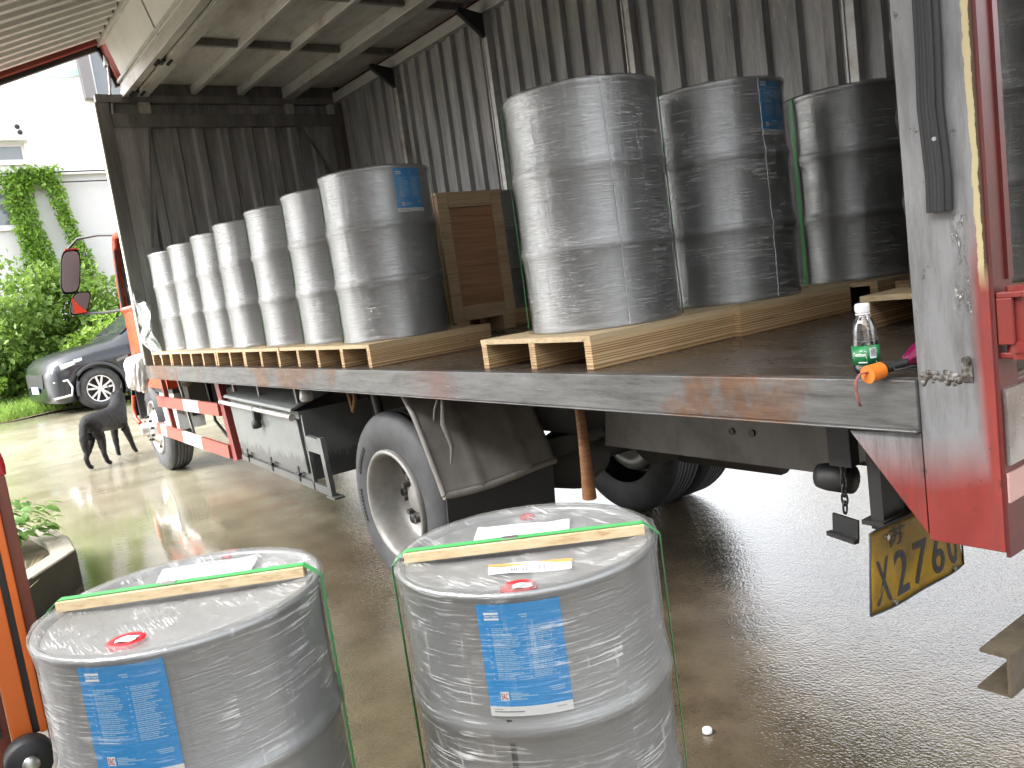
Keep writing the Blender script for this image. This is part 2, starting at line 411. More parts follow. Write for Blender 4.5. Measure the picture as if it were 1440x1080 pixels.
# ---- drums
def mk_drum():
    k = NM('grey_drum_enamel'); o = k.obj(True)
    a = k.noise(o, 3, 4); b = k.noise(o, 60, 3)
    col = k.mix(a, (.255,.255,.256), (.31,.31,.311))
    return k.done(k.bsdf(col, .38, .35, k.bump(b, .04, .002)))
M['drum'] = mk_drum()
def mk_film(name, glints=1.0, gloss=.07, cov=0.0, fq=1.0, base=.008):
    k = NM(name); uv = k.uv(True)
    s1 = k.noise(k.mapping(uv, (6*fq, 150*fq, 1), (0, 0, R(-9))), 1.0, 3, .5, .3)
    s2 = k.noise(k.mapping(uv, (8*fq, 185*fq, 1), (0, 0, R(13))), 1.0, 3, .5, .3)
    s3 = k.noise(k.mapping(uv, (42*fq, 3.0*fq, 1), (0, 0, R(5))), 1.0, 3, .6, .6)
    s4 = k.noise(k.mapping(uv, (5*fq, 60*fq, 1), (0, 0, R(-34))), 1.0, 4, .6, .8)
    p = k.noise(k.mapping(uv, (1.6, 2.4, 1)), 2.4, 4, .6, 1.0)
    p2 = k.noise(k.mapping(uv, (2.4, 1.3, 1), (0,0,0), (7,3,0)), 2.4, 4, .6, 1.0)
    pm = k.ramp(p, (.42+cov, .08 if cov == 0 else .02), (.62+cov, 1.0)); pm2 = k.ramp(p2, (.46+cov*.6, .0), (.62+cov*.6, 1.0))
    fine = k.ramp(s1, (.54, 0.0), (.62, 1.0)); fine2 = k.ramp(s2, (.55, 0.0), (.63, 1.0)); fold = k.ramp(s3, (.60, 0.0), (.66, 1.0)); diag = k.ramp(s4, (.57, 0.0), (.63, 1.0))
    st = k.math('MAXIMUM', k.math('MULTIPLY', fine, .9), k.math('MULTIPLY', k.math('MULTIPLY', fine2, pm2), .9))
    st = k.math('MAXIMUM', st, k.math('MULTIPLY', k.math('MULTIPLY', diag, pm2), .9)); st = k.math('MAXIMUM', st, k.math('MULTIPLY', fold, .4))
    st = k.math('MULTIPLY', st, pm)  # white streaks paint the film's highlights into its colour
    h = k.math('ADD', k.math('ADD', k.math('MULTIPLY', s1, .9), k.math('MULTIPLY', s2, .7)), k.math('ADD', k.math('MULTIPLY', s3, .9), k.math('MULTIPLY', s4, .6)))
    nb = k.bump(h, .6, .004)
    tr = k.n('ShaderNodeBsdfTransparent'); tr.inputs[0].default_value = (.96,.97,.965,1)
    gl = k.n('ShaderNodeBsdfGlossy'); gl.inputs['Roughness'].default_value = .085; gl.inputs[0].default_value = (1,1,1,1); k.set(gl.inputs['Normal'], nb)
    lw = k.n('ShaderNodeLayerWeight'); lw.inputs[0].default_value = .3; k.set(lw.inputs['Normal'], nb)
    gf = k.math('ADD', k.math('MULTIPLY', lw.outputs['Fresnel'], .55), gloss, clamp=True)
    m1 = k.n('ShaderNodeMixShader'); k.set(m1.inputs[0], gf); k.t.links.new(tr.outputs[0], m1.inputs[1]); k.t.links.new(gl.outputs[0], m1.inputs[2])
    df = k.n('ShaderNodeBsdfDiffuse'); df.inputs[0].default_value = (.80,.81,.805,1)
    m2 = k.n('ShaderNodeMixShader'); k.set(m2.inputs[0], k.math('ADD', k.math('MULTIPLY', st, .55*glints), base, clamp=True))
    k.t.links.new(m1.outputs[0], m2.inputs[1]); k.t.links.new(df.outputs[0], m2.inputs[2])
    return k.done(m2.outputs[0])
M['film'] = mk_film('stretch_wrap_film', .7, .105, .0, 1.4)
M['clearfilm'] = mk_film('clear_stretch_film', 1.1, .055, .035, 1.4, .010)
M['filmedge'] = plain('crinkled_film_edge', (.72,.74,.73), .2)
M['lidfilm'] = mk_film('slack_lid_film', 1.0, .12, .03, 1.1, .085)
M['loosefilm'] = mk_film('loose_clear_film', .8, .22)
M['bag'] = None
def mk_bag():
    k = NM('white_plastic_bag'); o = k.obj(); a = k.noise(o, 14, 4)
    return k.done(k.bsdf(k.mix(a, (.58,.58,.59), (.48,.48,.49)), .3, 0, k.bump(a, .5, .01), Transmission_Weight=.0))
M['bag'] = mk_bag()
M['blue'] = plain('label_blue', (.0,.27,.66), .5)
M['labelwhite'] = plain('label_white', (.78,.78,.77), .45)
M['print'] = plain('label_print_white', (.86,.87,.88), .45)
M['lineprint'] = plain('label_small_print', (.35,.58,.78), .45)
M['ink'] = plain('dark_ink', (.03,.03,.035), .5)
M['redink'] = plain('red_ink', (.5,.04,.03), .5)
M['greyprint'] = plain('grey_print', (.25,.25,.27), .5)
M['paper'] = plain('white_paper', (.80,.79,.83), .6)
M['orangeband'] = plain('orange_label_band', (.62,.30,.09), .5)
M['bung'] = paint('red_bung_cap', (.50,.02,.03), .35, 0, .1, (.3,.02,.02), 10)
M['strap'] = plain('green_strapping', (.07,.36,.11), .35)
M['clip'] = plain('steel_strap_clip', (.6,.6,.58), .3, .9)
def mk_wood(name, c0, c1, c2, lam=True, along='y'):
    k = NM(name); o = k.obj(True)
    sc = (22, 1.2, 60) if along == 'y' else (1.2, 22, 60)
    a = k.noise(k.mapping(o, sc), 1.6, 6, .65, .4); b = k.noise(k.mapping(o, (3, .6, 3)), 2, 4)
    col = k.ramp(a, (.28, c2), (.46, c0), (.72, c1))
    col = k.mix(k.math('MULTIPLY', k.ramp(b, (.5, 0.0), (.75, 1.0)), .35), col, c2)
    if lam:   # laminated veneer layers, each with its own tone
        z = k.sep(k.obj())[2]
        lay = k.n('ShaderNodeTexWhiteNoise', noise_dimensions='1D'); k.set(lay.inputs['W'], k.math('FLOOR', k.math('MULTIPLY', z, 240)))
        col = k.mix(k.math('MULTIPLY', k.math('GREATER_THAN', lay.outputs['Value'], .58), .8), col, tuple(q*.8 for q in c2))
    kn = k.vor(k.mapping(o, (6, 2, 9)), 1.7)
    col = k.mix(k.ramp(kn, (.035, .7), (.07, 0.0)), col, (.12,.06,.03))
    return k.done(k.bsdf(col, .6, 0, k.bump(a, .25, .002)))
M['pine'] = mk_wood('pale_laminated_pine', (.58,.40,.21), (.70,.53,.31), (.30,.16,.07))
M['deck'] = mk_wood('pale_plywood_deck', (.55,.42,.25), (.64,.52,.33), (.36,.23,.11), False)
M['crate'] = mk_wood('brown_crate_plywood', (.40,.215,.115), (.52,.30,.17), (.20,.10,.05), False, 'y')
M['cratepine'] = mk_wood('tan_crate_batten', (.50,.36,.21), (.60,.46,.28), (.30,.19,.10), False)
M['stick'] = mk_wood('brown_stick', (.20,.085,.03), (.32,.15,.06), (.09,.036,.015), False)
M['orange'] = paint('orange_stacker_paint', (.62,.135,.025), .3, 0, .15, (.25,.06,.02), 5)
M['maroon'] = paint('brown_red_mast_paint', (.17,.045,.025), .4, 0, .4, (.06,.025,.02), 5)
M['redlens'] = plain('red_plastic_lens', (.42,.025,.03), .15)
M['steel'] = plain('bare_steel', (.5,.5,.49), .3, .9)
M['yellow'] = paint('grimy_shaded_yellow', (.34,.20,.012), .4, 0, .9, (.05,.04,.018), 7, .2)  # darkened yellow and heavy grime also carry the shade it hangs in
M['bracket'] = paint('dirty_beige_steel', (.11,.09,.06), .5, .2, .9, (.025,.02,.016), 11, .4)
M['capwhite'] = plain('white_plastic', (.80,.82,.83), .3)
M['pet'] = mk_glass('clear_bottle_plastic', (.93,.95,.95))
M['water'] = mk_glass('bottled_water', (.90,.95,.94))
M['greenlabel'] = plain('green_bottle_label', (.012,.20,.06), .3)
M['orangeplastic'] = plain('orange_plastic', (.75,.20,.02), .3)
M['magenta'] = paint('magenta_umbrella_cloth', (.20,.006,.055), .35, 0, .2, (.08,.01,.03), 14)
M['wrist'] = paint('patterned_wrist_strap', (.26,.10,.085), .6, 0, .9, (.06,.04,.05), 60)
# ---- environment
def mk_conc():
    k = NM('wet_concrete'); g = k.n('ShaderNodeNewGeometry'); o = g.outputs['Position']; x, y, z = k.sep(o)
    big = k.noise(o, .55, 5, .6, .5); med = k.noise(o, 2.6, 6, .65); fin = k.noise(o, 34, 3, .6); grit = k.noise(o, 125, 2, .5)
    col = k.ramp(med, (.30, (.046,.034,.021)), (.52, (.104,.080,.052)), (.75, (.160,.130,.090)))
    col = k.mix(k.math('MULTIPLY', k.ramp(big, (.45, 0.0), (.62, 1.0)), .5), col, (.085,.076,.036))
    col = k.mix(k.math('MULTIPLY', k.ramp(fin, (.55, 0.0), (.75, 1.0)), .4), col, (.09,.075,.055))
    col = k.mix(k.math('MULTIPLY', k.ramp(grit, (.62, 0.0), (.74, 1.0)), .4), col, (.15,.13,.105))
    # pooled water in the hollow ahead of the truck
    pv = k.n('ShaderNodeVectorMath', operation='DISTANCE'); k.set(pv.inputs[0], k.mapping(o, (.30, .62, 1))); pv.inputs[1].default_value = (-7.8*.30, .95*.62, 0)
    pool = k.maprange(k.math('ADD', pv.outputs['Value'], k.math('MULTIPLY', k.math('SUBTRACT', big, .5), 1.6)), 1.05, .55)
    pud = k.ramp(k.noise(o, .8, 4, .55), (.54, 0.0), (.64, .7))
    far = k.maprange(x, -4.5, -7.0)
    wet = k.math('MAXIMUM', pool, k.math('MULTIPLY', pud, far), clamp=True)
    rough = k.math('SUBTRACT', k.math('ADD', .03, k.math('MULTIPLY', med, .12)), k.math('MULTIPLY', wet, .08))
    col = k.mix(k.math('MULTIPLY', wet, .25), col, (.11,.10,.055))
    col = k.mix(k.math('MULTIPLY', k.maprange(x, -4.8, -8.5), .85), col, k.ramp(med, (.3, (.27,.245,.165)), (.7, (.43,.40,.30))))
    rip = k.noise(k.mapping(o, (9, 4, 1)), 3, 3, .5)
    peb = k.vor(k.mapping(o, (1,1,1)), 84, 'F1'); hgt = k.math('ADD', k.math('ADD', k.math('MULTIPLY', fin, .5), k.math('MULTIPLY', grit, .7)), k.math('MULTIPLY', peb, -.55)); b1 = k.bump(k.math('ADD', hgt, k.math('MULTIPLY', big, 5.0)), .42, .0045)
    bw = k.bump(rip, .10, .006)
    mxn = k.n('ShaderNodeMix', data_type='VECTOR'); k.set(mxn.inputs[0], wet); k.set(mxn.inputs[4], b1); k.set(mxn.inputs[5], bw)
    return k.done(k.bsdf(col, rough, 0, mxn.outputs[1], Specular_IOR_Level=.7, Coat_Weight=.8, Coat_IOR=1.36, Coat_Roughness=.05, Coat_Normal=mxn.outputs[1]))
M['concrete'] = mk_conc()
M['kerbconc'] = paint('planter_concrete', (.36,.33,.27), .75, 0, .5, (.12,.11,.08), 6, .4)
M['darkconc'] = paint('dark_concrete_side', (.075,.07,.05), .7, 0, .6, (.03,.03,.022), 4, .4)  # outer side of the planter, darker than its top
M['soil'] = paint('soil', (.10,.075,.045), .9, 0, .5, (.2,.17,.1), 12, .6)
M['straw'] = plain('dry_grass', (.28,.22,.10), .7)
M['facade'] = paint('white_render_wall', (.84,.83,.83), .8, 0, .25, (.55,.55,.54), .8)
M['facadegrey'] = paint('pale_grey_wall', (.60,.60,.61), .8, 0, .3, (.40,.40,.40), .5)
M['whwall'] = paint('pale_cement_render', (.74,.74,.74), .8, 0, .2, (.4,.4,.39), .8)
M['shed'] = paint('drab_shed_render', (.16,.145,.11), .8, 0, .4, (.09,.08,.06), .8)
M['pillar'] = plain('grey_pillar', (.22,.21,.22), .6)
M['wframe'] = plain('white_window_frame', (.75,.75,.76), .4)
M['pane'] = plain('window_pane', (.20,.22,.24), .08, .2)
M['mint'] = plain('mint_sign_paint', (.50,.80,.68), .5)
M['cable'] = plain('black_cable', (.02,.02,.02), .6)
def mk_leaf(name, c0, c1, c2):
    k = NM(name); oi = k.n('ShaderNodeTexCoord')
    a = k.noise(oi.outputs['Object'], 2.3, 3); b = k.noise(oi.outputs['Object'], 19, 2)
    col = k.ramp(k.math('ADD', k.math('MULTIPLY', a, .55), k.math('MULTIPLY', b, .45)), (.35, c0), (.5, c1), (.66, c2))
    p = k.bsdf(col, .45)
    t = k.n('ShaderNodeBsdfTranslucent'); k.set(t.inputs[0], col)
    mx = k.n('ShaderNodeMixShader'); mx.inputs[0].default_value = .42
    k.t.links.new(p, mx.inputs[1]); k.t.links.new(t.outputs[0], mx.inputs[2])
    return k.done(mx.outputs[0])
M['leaf'] = mk_leaf('shrub_leaf', (.085,.16,.03), (.17,.28,.05), (.28,.40,.085))
M['leafb'] = mk_leaf('bright_leaf', (.18,.30,.04), (.27,.42,.06), (.38,.52,.11))
M['vine'] = mk_leaf('vine_leaf', (.15,.29,.04), (.24,.42,.06), (.34,.50,.10))
M['hosta'] = mk_leaf('planter_leaf', (.07,.19,.035), (.14,.30,.06), (.28,.42,.13))
M['grass'] = mk_leaf('grass_blade', (.14,.25,.045), (.23,.37,.07), (.36,.47,.13))
M['bark'] = plain('bark', (.09,.07,.05), .8)
M['carpaint'] = None
def mk_car():
    k = NM('dark_grey_car_paint'); o = k.obj(); a = k.noise(o, 300, 2)
    return k.done(k.bsdf(k.mix(a, (.016,.019,.024), (.026,.030,.037)), .3, .2, None, Coat_Weight=.5, Coat_Roughness=.06))
M['carpaint'] = mk_car()
M['carplastic'] = plain('dark_cladding', (.055,.06,.066), .5)
M['fur'] = None
def mk_fur():
    k = NM('black_fur'); o = k.obj(); a = k.noise(k.mapping(o, (1, 1, 2)), 28, 6, .75)
    return k.done(k.bsdf(k.ramp(a, (.35, (.003,.003,.004)), (.75, (.012,.012,.015))), .55, 0, k.bump(a, .9, .03), Specular_IOR_Level=.3))
M['fur'] = mk_fur()
M['plateblue'] = plain('blue_plate', (.35,.5,.75), .4)

# ================================================================== GROUND
def gz(x):      # the yard rises a little beyond the dog
    t = min(1, max(0, (-12.2-x)/3.9)); return .32*t*t*(3-2*t)
def make_ground():
    mb = MB()
    xs = [-400, -200, -100, -60, -40, -30, -24, -20] + [-16.4+.4*i for i in range(12)] + [-11, -6, 0, 10, 30, 80, 200, 400]
    ys = [-400, -150, -60, -30, -15, -6, 0, 6, 15, 30, 60, 150, 400]
    vs = [(x, y, gz(x)-.03) for y in ys for x in xs]; n = len(xs)
    mb.add(vs, [(j*n+i, j*n+i+1, (j+1)*n+i+1, (j+1)*n+i) for j in range(len(ys)-1) for i in range(n-1)], True)
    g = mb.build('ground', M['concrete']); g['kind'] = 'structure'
    # concrete slabs with sunk joints: one joint runs along the truck at y = 1.95
    xj = [-33, -27, -21, -15.2, -9.4, 3.2, 9.0]
    for a in range(len(xj)-1):
        yj = [-8.05, -3.05, 1.95, 6.95, 11.95] if xj[a] < -9.5 else [-8.05, -1.4, 7.4, 11.95]
        for b in range(len(yj)-1):
            x0, x1, y0, y1 = xj[a]+.006, xj[a+1]-.006, yj[b]+.006, yj[b+1]-.006
            if x0 < -17 and y0 < 3 and y1 < 3: x1 = min(x1, x1)
            k = 12; m = MB(); lift = .002*((a*7+b*3) % 3)
            top = [(x0+(x1-x0)*i/k, y, gz(x0+(x1-x0)*i/k)+lift*0) for y in (y0, y1) for i in range(k+1)]
            low = [(p[0], p[1], p[2]-.04) for p in top]; q = 2*(k+1)
            fs = [(i, i+1, k+2+i, k+1+i) for i in range(k)]
            fs += [(i+1, i, q+i, q+i+1) for i in range(k)] + [(k+1+i, k+2+i, q+k+2+i, q+k+1+i) for i in range(k)]
            fs += [(0, k+1, q+k+1, q), (2*k+1, k, q+k, q+2*k+1)]
            m.add(top+low, fs)
            m.build('concrete_slab', M['concrete'], g)
make_ground()

# ================================================================== LEAVES
def leaf_cloud(mb, pts, size, droop=.3, seed=1):
    """small folded leaves at the given (point, outward) places"""
    r = random.Random(seed)
    for p, nrm in pts:
        s = size*r.uniform(.6, 1.4)
        d = (Vector(nrm)*.6+Vector((r.gauss(0,1), r.gauss(0,1), r.gauss(0,1)))*.55+Vector((0,0,.25-droop))).normalized()
        sd_ = d.cross(Vector((r.gauss(0,1), r.gauss(0,1), 1.2))).normalized()
        up = sd_.cross(d).normalized(); p = Vector(p)
        tip = p+d*s; a = p+d*s*.45+sd_*s*.3+up*s*.08; b = p+d*s*.45-sd_*s*.3+up*s*.08
        mb.add([p, a, tip, b], [(0, 1, 2), (0, 2, 3)])
def blob_points(c, rad, n, seed, shell=.55):
    r = random.Random(seed); out = []
    clumps = []
    for _ in range(max(8, n//90)):
        v = Vector((r.gauss(0,1), r.gauss(0,1), r.gauss(0,1))).normalized()*r.uniform(.35, 1.0)
        clumps.append((Vector((v.x*rad[0], v.y*rad[1], v.z*rad[2])), r.uniform(.16, .34)))
    for _ in range(n):
        cp, cr = r.choice(clumps)
        v = Vector((r.gauss(0,1), r.gauss(0,1), r.gauss(0,1))).normalized()
        q = cp+Vector((v.x*rad[0], v.y*rad[1], v.z*rad[2]))*cr*r.uniform(shell, 1)
        out.append((Vector(c)+q, v))
    return out
def shrub(name, label, c, rad, n, size, mat, seed, group=None, cat='shrub', zbase=.3):
    t = empty(name, (c[0], c[1], zbase), label, cat, group)
    m = MB(); leaf_cloud(m, blob_points(c, rad, n, seed), size, .35, seed); m.build('foliage', mat, t)
    r = random.Random(seed+9); m = MB()
    for k in range(7):
        e = (c[0]+r.uniform(-.6,.6)*rad[0], c[1]+r.uniform(-.6,.6)*rad[1], c[2]+r.uniform(-.2,.6)*rad[2])
        m.tube([(c[0]+r.uniform(-.15,.15), c[1]+r.uniform(-.15,.15), zbase-.05), ((c[0]+e[0])/2+r.uniform(-.1,.1), (c[1]+e[1])/2, (zbase+e[2])/2), e], [.05, .035, .012], 6)
    m.build('stem', M['bark'], t)
    return t
SG = 'shrubs overgrowing the foot of the white building'
shrub('shrub', 'tall dense green shrub rising left of the hanging vine strands by the white building', (-21.0, 1.75, 1.75), (1.6, 1.25, 1.75), 7500, .15, M['leaf'], 3, SG)
shrub('shrub', 'broad green shrub mass directly below the hanging vine strands', (-21.2, 3.1, 1.75), (1.3, 1.25, 1.6), 7500, .15, M['leaf'], 4, SG)
shrub('shrub', 'bright yellow green low shrub behind the bonnet of the dark grey car', (-19.6, 3.7, 1.15), (.9, 1.25, 1.0), 5500, .12, M['leafb'], 5, SG)
shrub('shrub', 'green shrub behind the cab door of the red truck', (-20.6, 5.2, 1.15), (1.1, 1.2, .95), 4000, .14, M['leaf'], 6, SG)
shrub('shrub', 'low pale green shrub at the far left edge of the grass verge', (-20.2, .7, 1.0), (1.2, 1.0, .9), 4000, .13, M['leafb'], 8, SG)
def grass():
    m = MB(); r = random.Random(11)
    for _ in range(9000):
        x = r.uniform(-20.3, -16.9); y = r.uniform(.3, 5.4)
        if x > -17.3-.25*(y-1.5)+r.uniform(-.15,.15) and y > 1.2: 
            if x > -18.1: continue
        if x > -17.0+.2*math.sin(y*3): continue
        h = r.uniform(.10, .32); a = r.uniform(0, 2*PI); w_ = r.uniform(.008, .018); l = r.uniform(.02, .16)
        z = gz(x)-.01; dx, dy = math.cos(a), math.sin(a)
        m.add([(x-dy*w_, y+dx*w_, z), (x+dy*w_, y-dx*w_, z), (x+dx*l*.4, y+dy*l*.4, z+h*.65), (x+dx*l, y+dy*l, z+h)], [(0,1,2), (0,2,3)])
    tag(m.build('grass', M['grass']), 'long bright green grass on the verge beside the dark grey car', 'grass', kind='stuff')
    m = MB(); m.grid(lambda u, v: (-20.6+3.6*u+.12*math.sin(v*31), -.5+7*v, .335+.02*math.sin(u*9+v*14)), 12, 30)
    o = m.build('verge_soil', M['soil']); o['kind'] = 'structure'
grass()

# ================================================================== WHITE BUILDING
def building():
    X = -24.0
    t = empty('building', (X-1.5, 4.5, .3), 'white rendered building with vines behind the parked dark grey car', 'building')
    # lower wall (set back) with a window opening; upper storey overhangs
    def wallplane(mb, x, y0, y1, z0, z1, holes):
        ys = sorted({y0, y1, *[h[0] for h in holes], *[h[1] for h in holes]}); zs = sorted({z0, z1, *[h[2] for h in holes], *[h[3] for h in holes]})
        for a in range(len(ys)-1):
            for b in range(len(zs)-1):
                if any(h[0] <= ys[a] and ys[a+1] <= h[1] and h[2] <= zs[b] and zs[b+1] <= h[3] for h in holes): continue
                mb.box(x-.3, x, ys[a], ys[a+1], zs[b], zs[b+1])
    lowh = [(.6, 2.98, 4.55, 5.5)]; uph = [(.6, 3.25, 6.12, 6.58), (-.2, 2.35, 7.45, 8.05), (5.12, 7.6, 7.66, 9.6)]
    m = MB(); wallplane(m, X-.12, -6, 16, -.2, 5.78, lowh); m.build('lower_wall', M['facadegrey'], t)
    m = MB(); wallplane(m, X, -6, 16, 5.782, 13, uph); m.build('upper_wall', M['facade'], t)
    m = MB(); m.box(X-8, X-.302, -6, 16, 12.6, 12.9); m.build('roof', M['facadegrey'], t)
    m = MB(); m.box(X-8, X-.5, -6, -5.7, -.2, 12.6); m.box(X-8, X-.5, 15.7, 16, -.2, 12.6); m.box(X-8, X-7.7, -5.7, 15.7, -.2, 12.6); m.build('side_wall', M['facadegrey'], t)
    for y0, y1, z0, z1, xx, nm in [(*lowh[0], X-.12, 2), (*uph[0], X, 2), (*uph[1], X, 1), (*uph[2], X, 3)]:
        f = MB(); b = .07; x1 = xx-.06
        f.box(x1-.06, x1, y0, y1, z0, z0+b); f.box(x1-.06, x1, y0, y1, z1-b, z1)
        for k in range(nm+1):
            yy = y0+(y1-y0-b)*k/nm; f.box(x1-.06, x1, yy, yy+b, z0+b, z1-b)
        w_ = f.build('window', M['wframe'], t)
        p = MB(); p.box(x1-.05, x1-.03, y0+.02, y1-.02, z0+.02, z1-.02); p.build('pane', M['pane'], w_)
        sl = MB(); sl.box(xx-.2, xx+.07, y0-.06, y1+.06, z0-.08, z0-.002); sl.build('sill', M['wframe'], w_)
    # hood over the upper window
    m = MB(); m.box(X+.002, X+.28, .5, 3.33, 6.60, 6.66); m.build('window_hood', M['wframe'], t)
    m = MB(); m.prism([(X+.002, 4.78, 9.8), (X+.002, 5.06, 9.8), (X+.002, 5.10, 7.64), (X+.002, 4.84, 7.64)], (.25, 0, 0)); m.build('pillar', M['pillar'], t)
    # pale mint arc painted as a raised sign on the wall
    m = MB()
    def arc(u, v): 
        a = R(200)+R(140)*u; rr = .46+.17*v
        return (X+.025, 4.36+rr*1.35*math.cos(a), 8.72+rr*.85*math.sin(a))
    m.grid(arc, 20, 1); m.box(X+.004, X+.026, 3.95, 4.0, 8.28, 8.31); m.build('wall_emblem', M['mint'], t)
    m = MB(); m.lathe([(.0,.06),(.05,.06),(.06,0)], (X+.002, 3.18, 6.98), 10, 'x'); m.lathe([(.0,.06),(.05,.06),(.06,0)], (X+.002, 3.22, 6.84), 10, 'x'); m.build('wall_lamp', M['cable'], t)
    # cables along the face of the wall
    for k, (z0, z1) in enumerate([(5.86, 6.00), (5.62, 5.72)]):
        m = MB(); m.tube([(X+.12, -6+22*i/12, z0+(z1-z0)*i/12-.10*math.sin(PI*i/12)) for i in range(13)], .018, 6)
        tag(m.build('cable', M['cable']), ['upper black cable strung along the white building above the vine', 'lower black cable strung along the white building'][k], 'cable', 'cables on the white building')
    # vines: two strands hanging from the overhang
    def vine(label, path, wid, n, seed):
        t2 = empty('climbing_vine', path[-1], label, 'vine', 'climbing vines on the white building')
        r = random.Random(seed); pts = []
        for _ in range(n):
            s = r.random()*(len(path)-1); i = min(int(s), len(path)-2); f = s-i
            p = Vector(path[i]).lerp(Vector(path[i+1]), f); wd = wid[i]*(1-f)+wid[i+1]*f
            a = max(-.62, min(.62, r.gauss(0, .36)))
            pts.append((p+Vector((r.uniform(.0, .16), a*wd, r.uniform(-.1, .1))), Vector((.8, r.uniform(-.5,.5), -.3))))
        m = MB(); leaf_cloud(m, pts, .11, .6, seed); m.build('foliage', M['vine'], t2)
        m = MB()
        for q in (-.12, .1): m.tube([Vector(p)+Vector((.03, q, 0)) for p in path], .015, 5)
        m.build('stem', M['bark'], t2)
    x = X+.02
    vine('thick left strand of green vine hanging down the white wall beside the window', [(x, 3.15, 5.95), (x, 2.88, 5.3), (x, 2.95, 4.5), (x, 3.05, 3.9), (x, 3.1, 3.0)], [.95, .5, .45, .5, .65], 3600, 21)
    vine('thin right strand of green vine hanging down the white wall below the cables', [(x, 3.6, 5.95), (x, 3.72, 5.4), (x, 3.84, 4.6), (x, 4.02, 3.8), (x, 4.1, 3.0)], [.55, .30, .26, .30, .45], 1700, 22)
building()

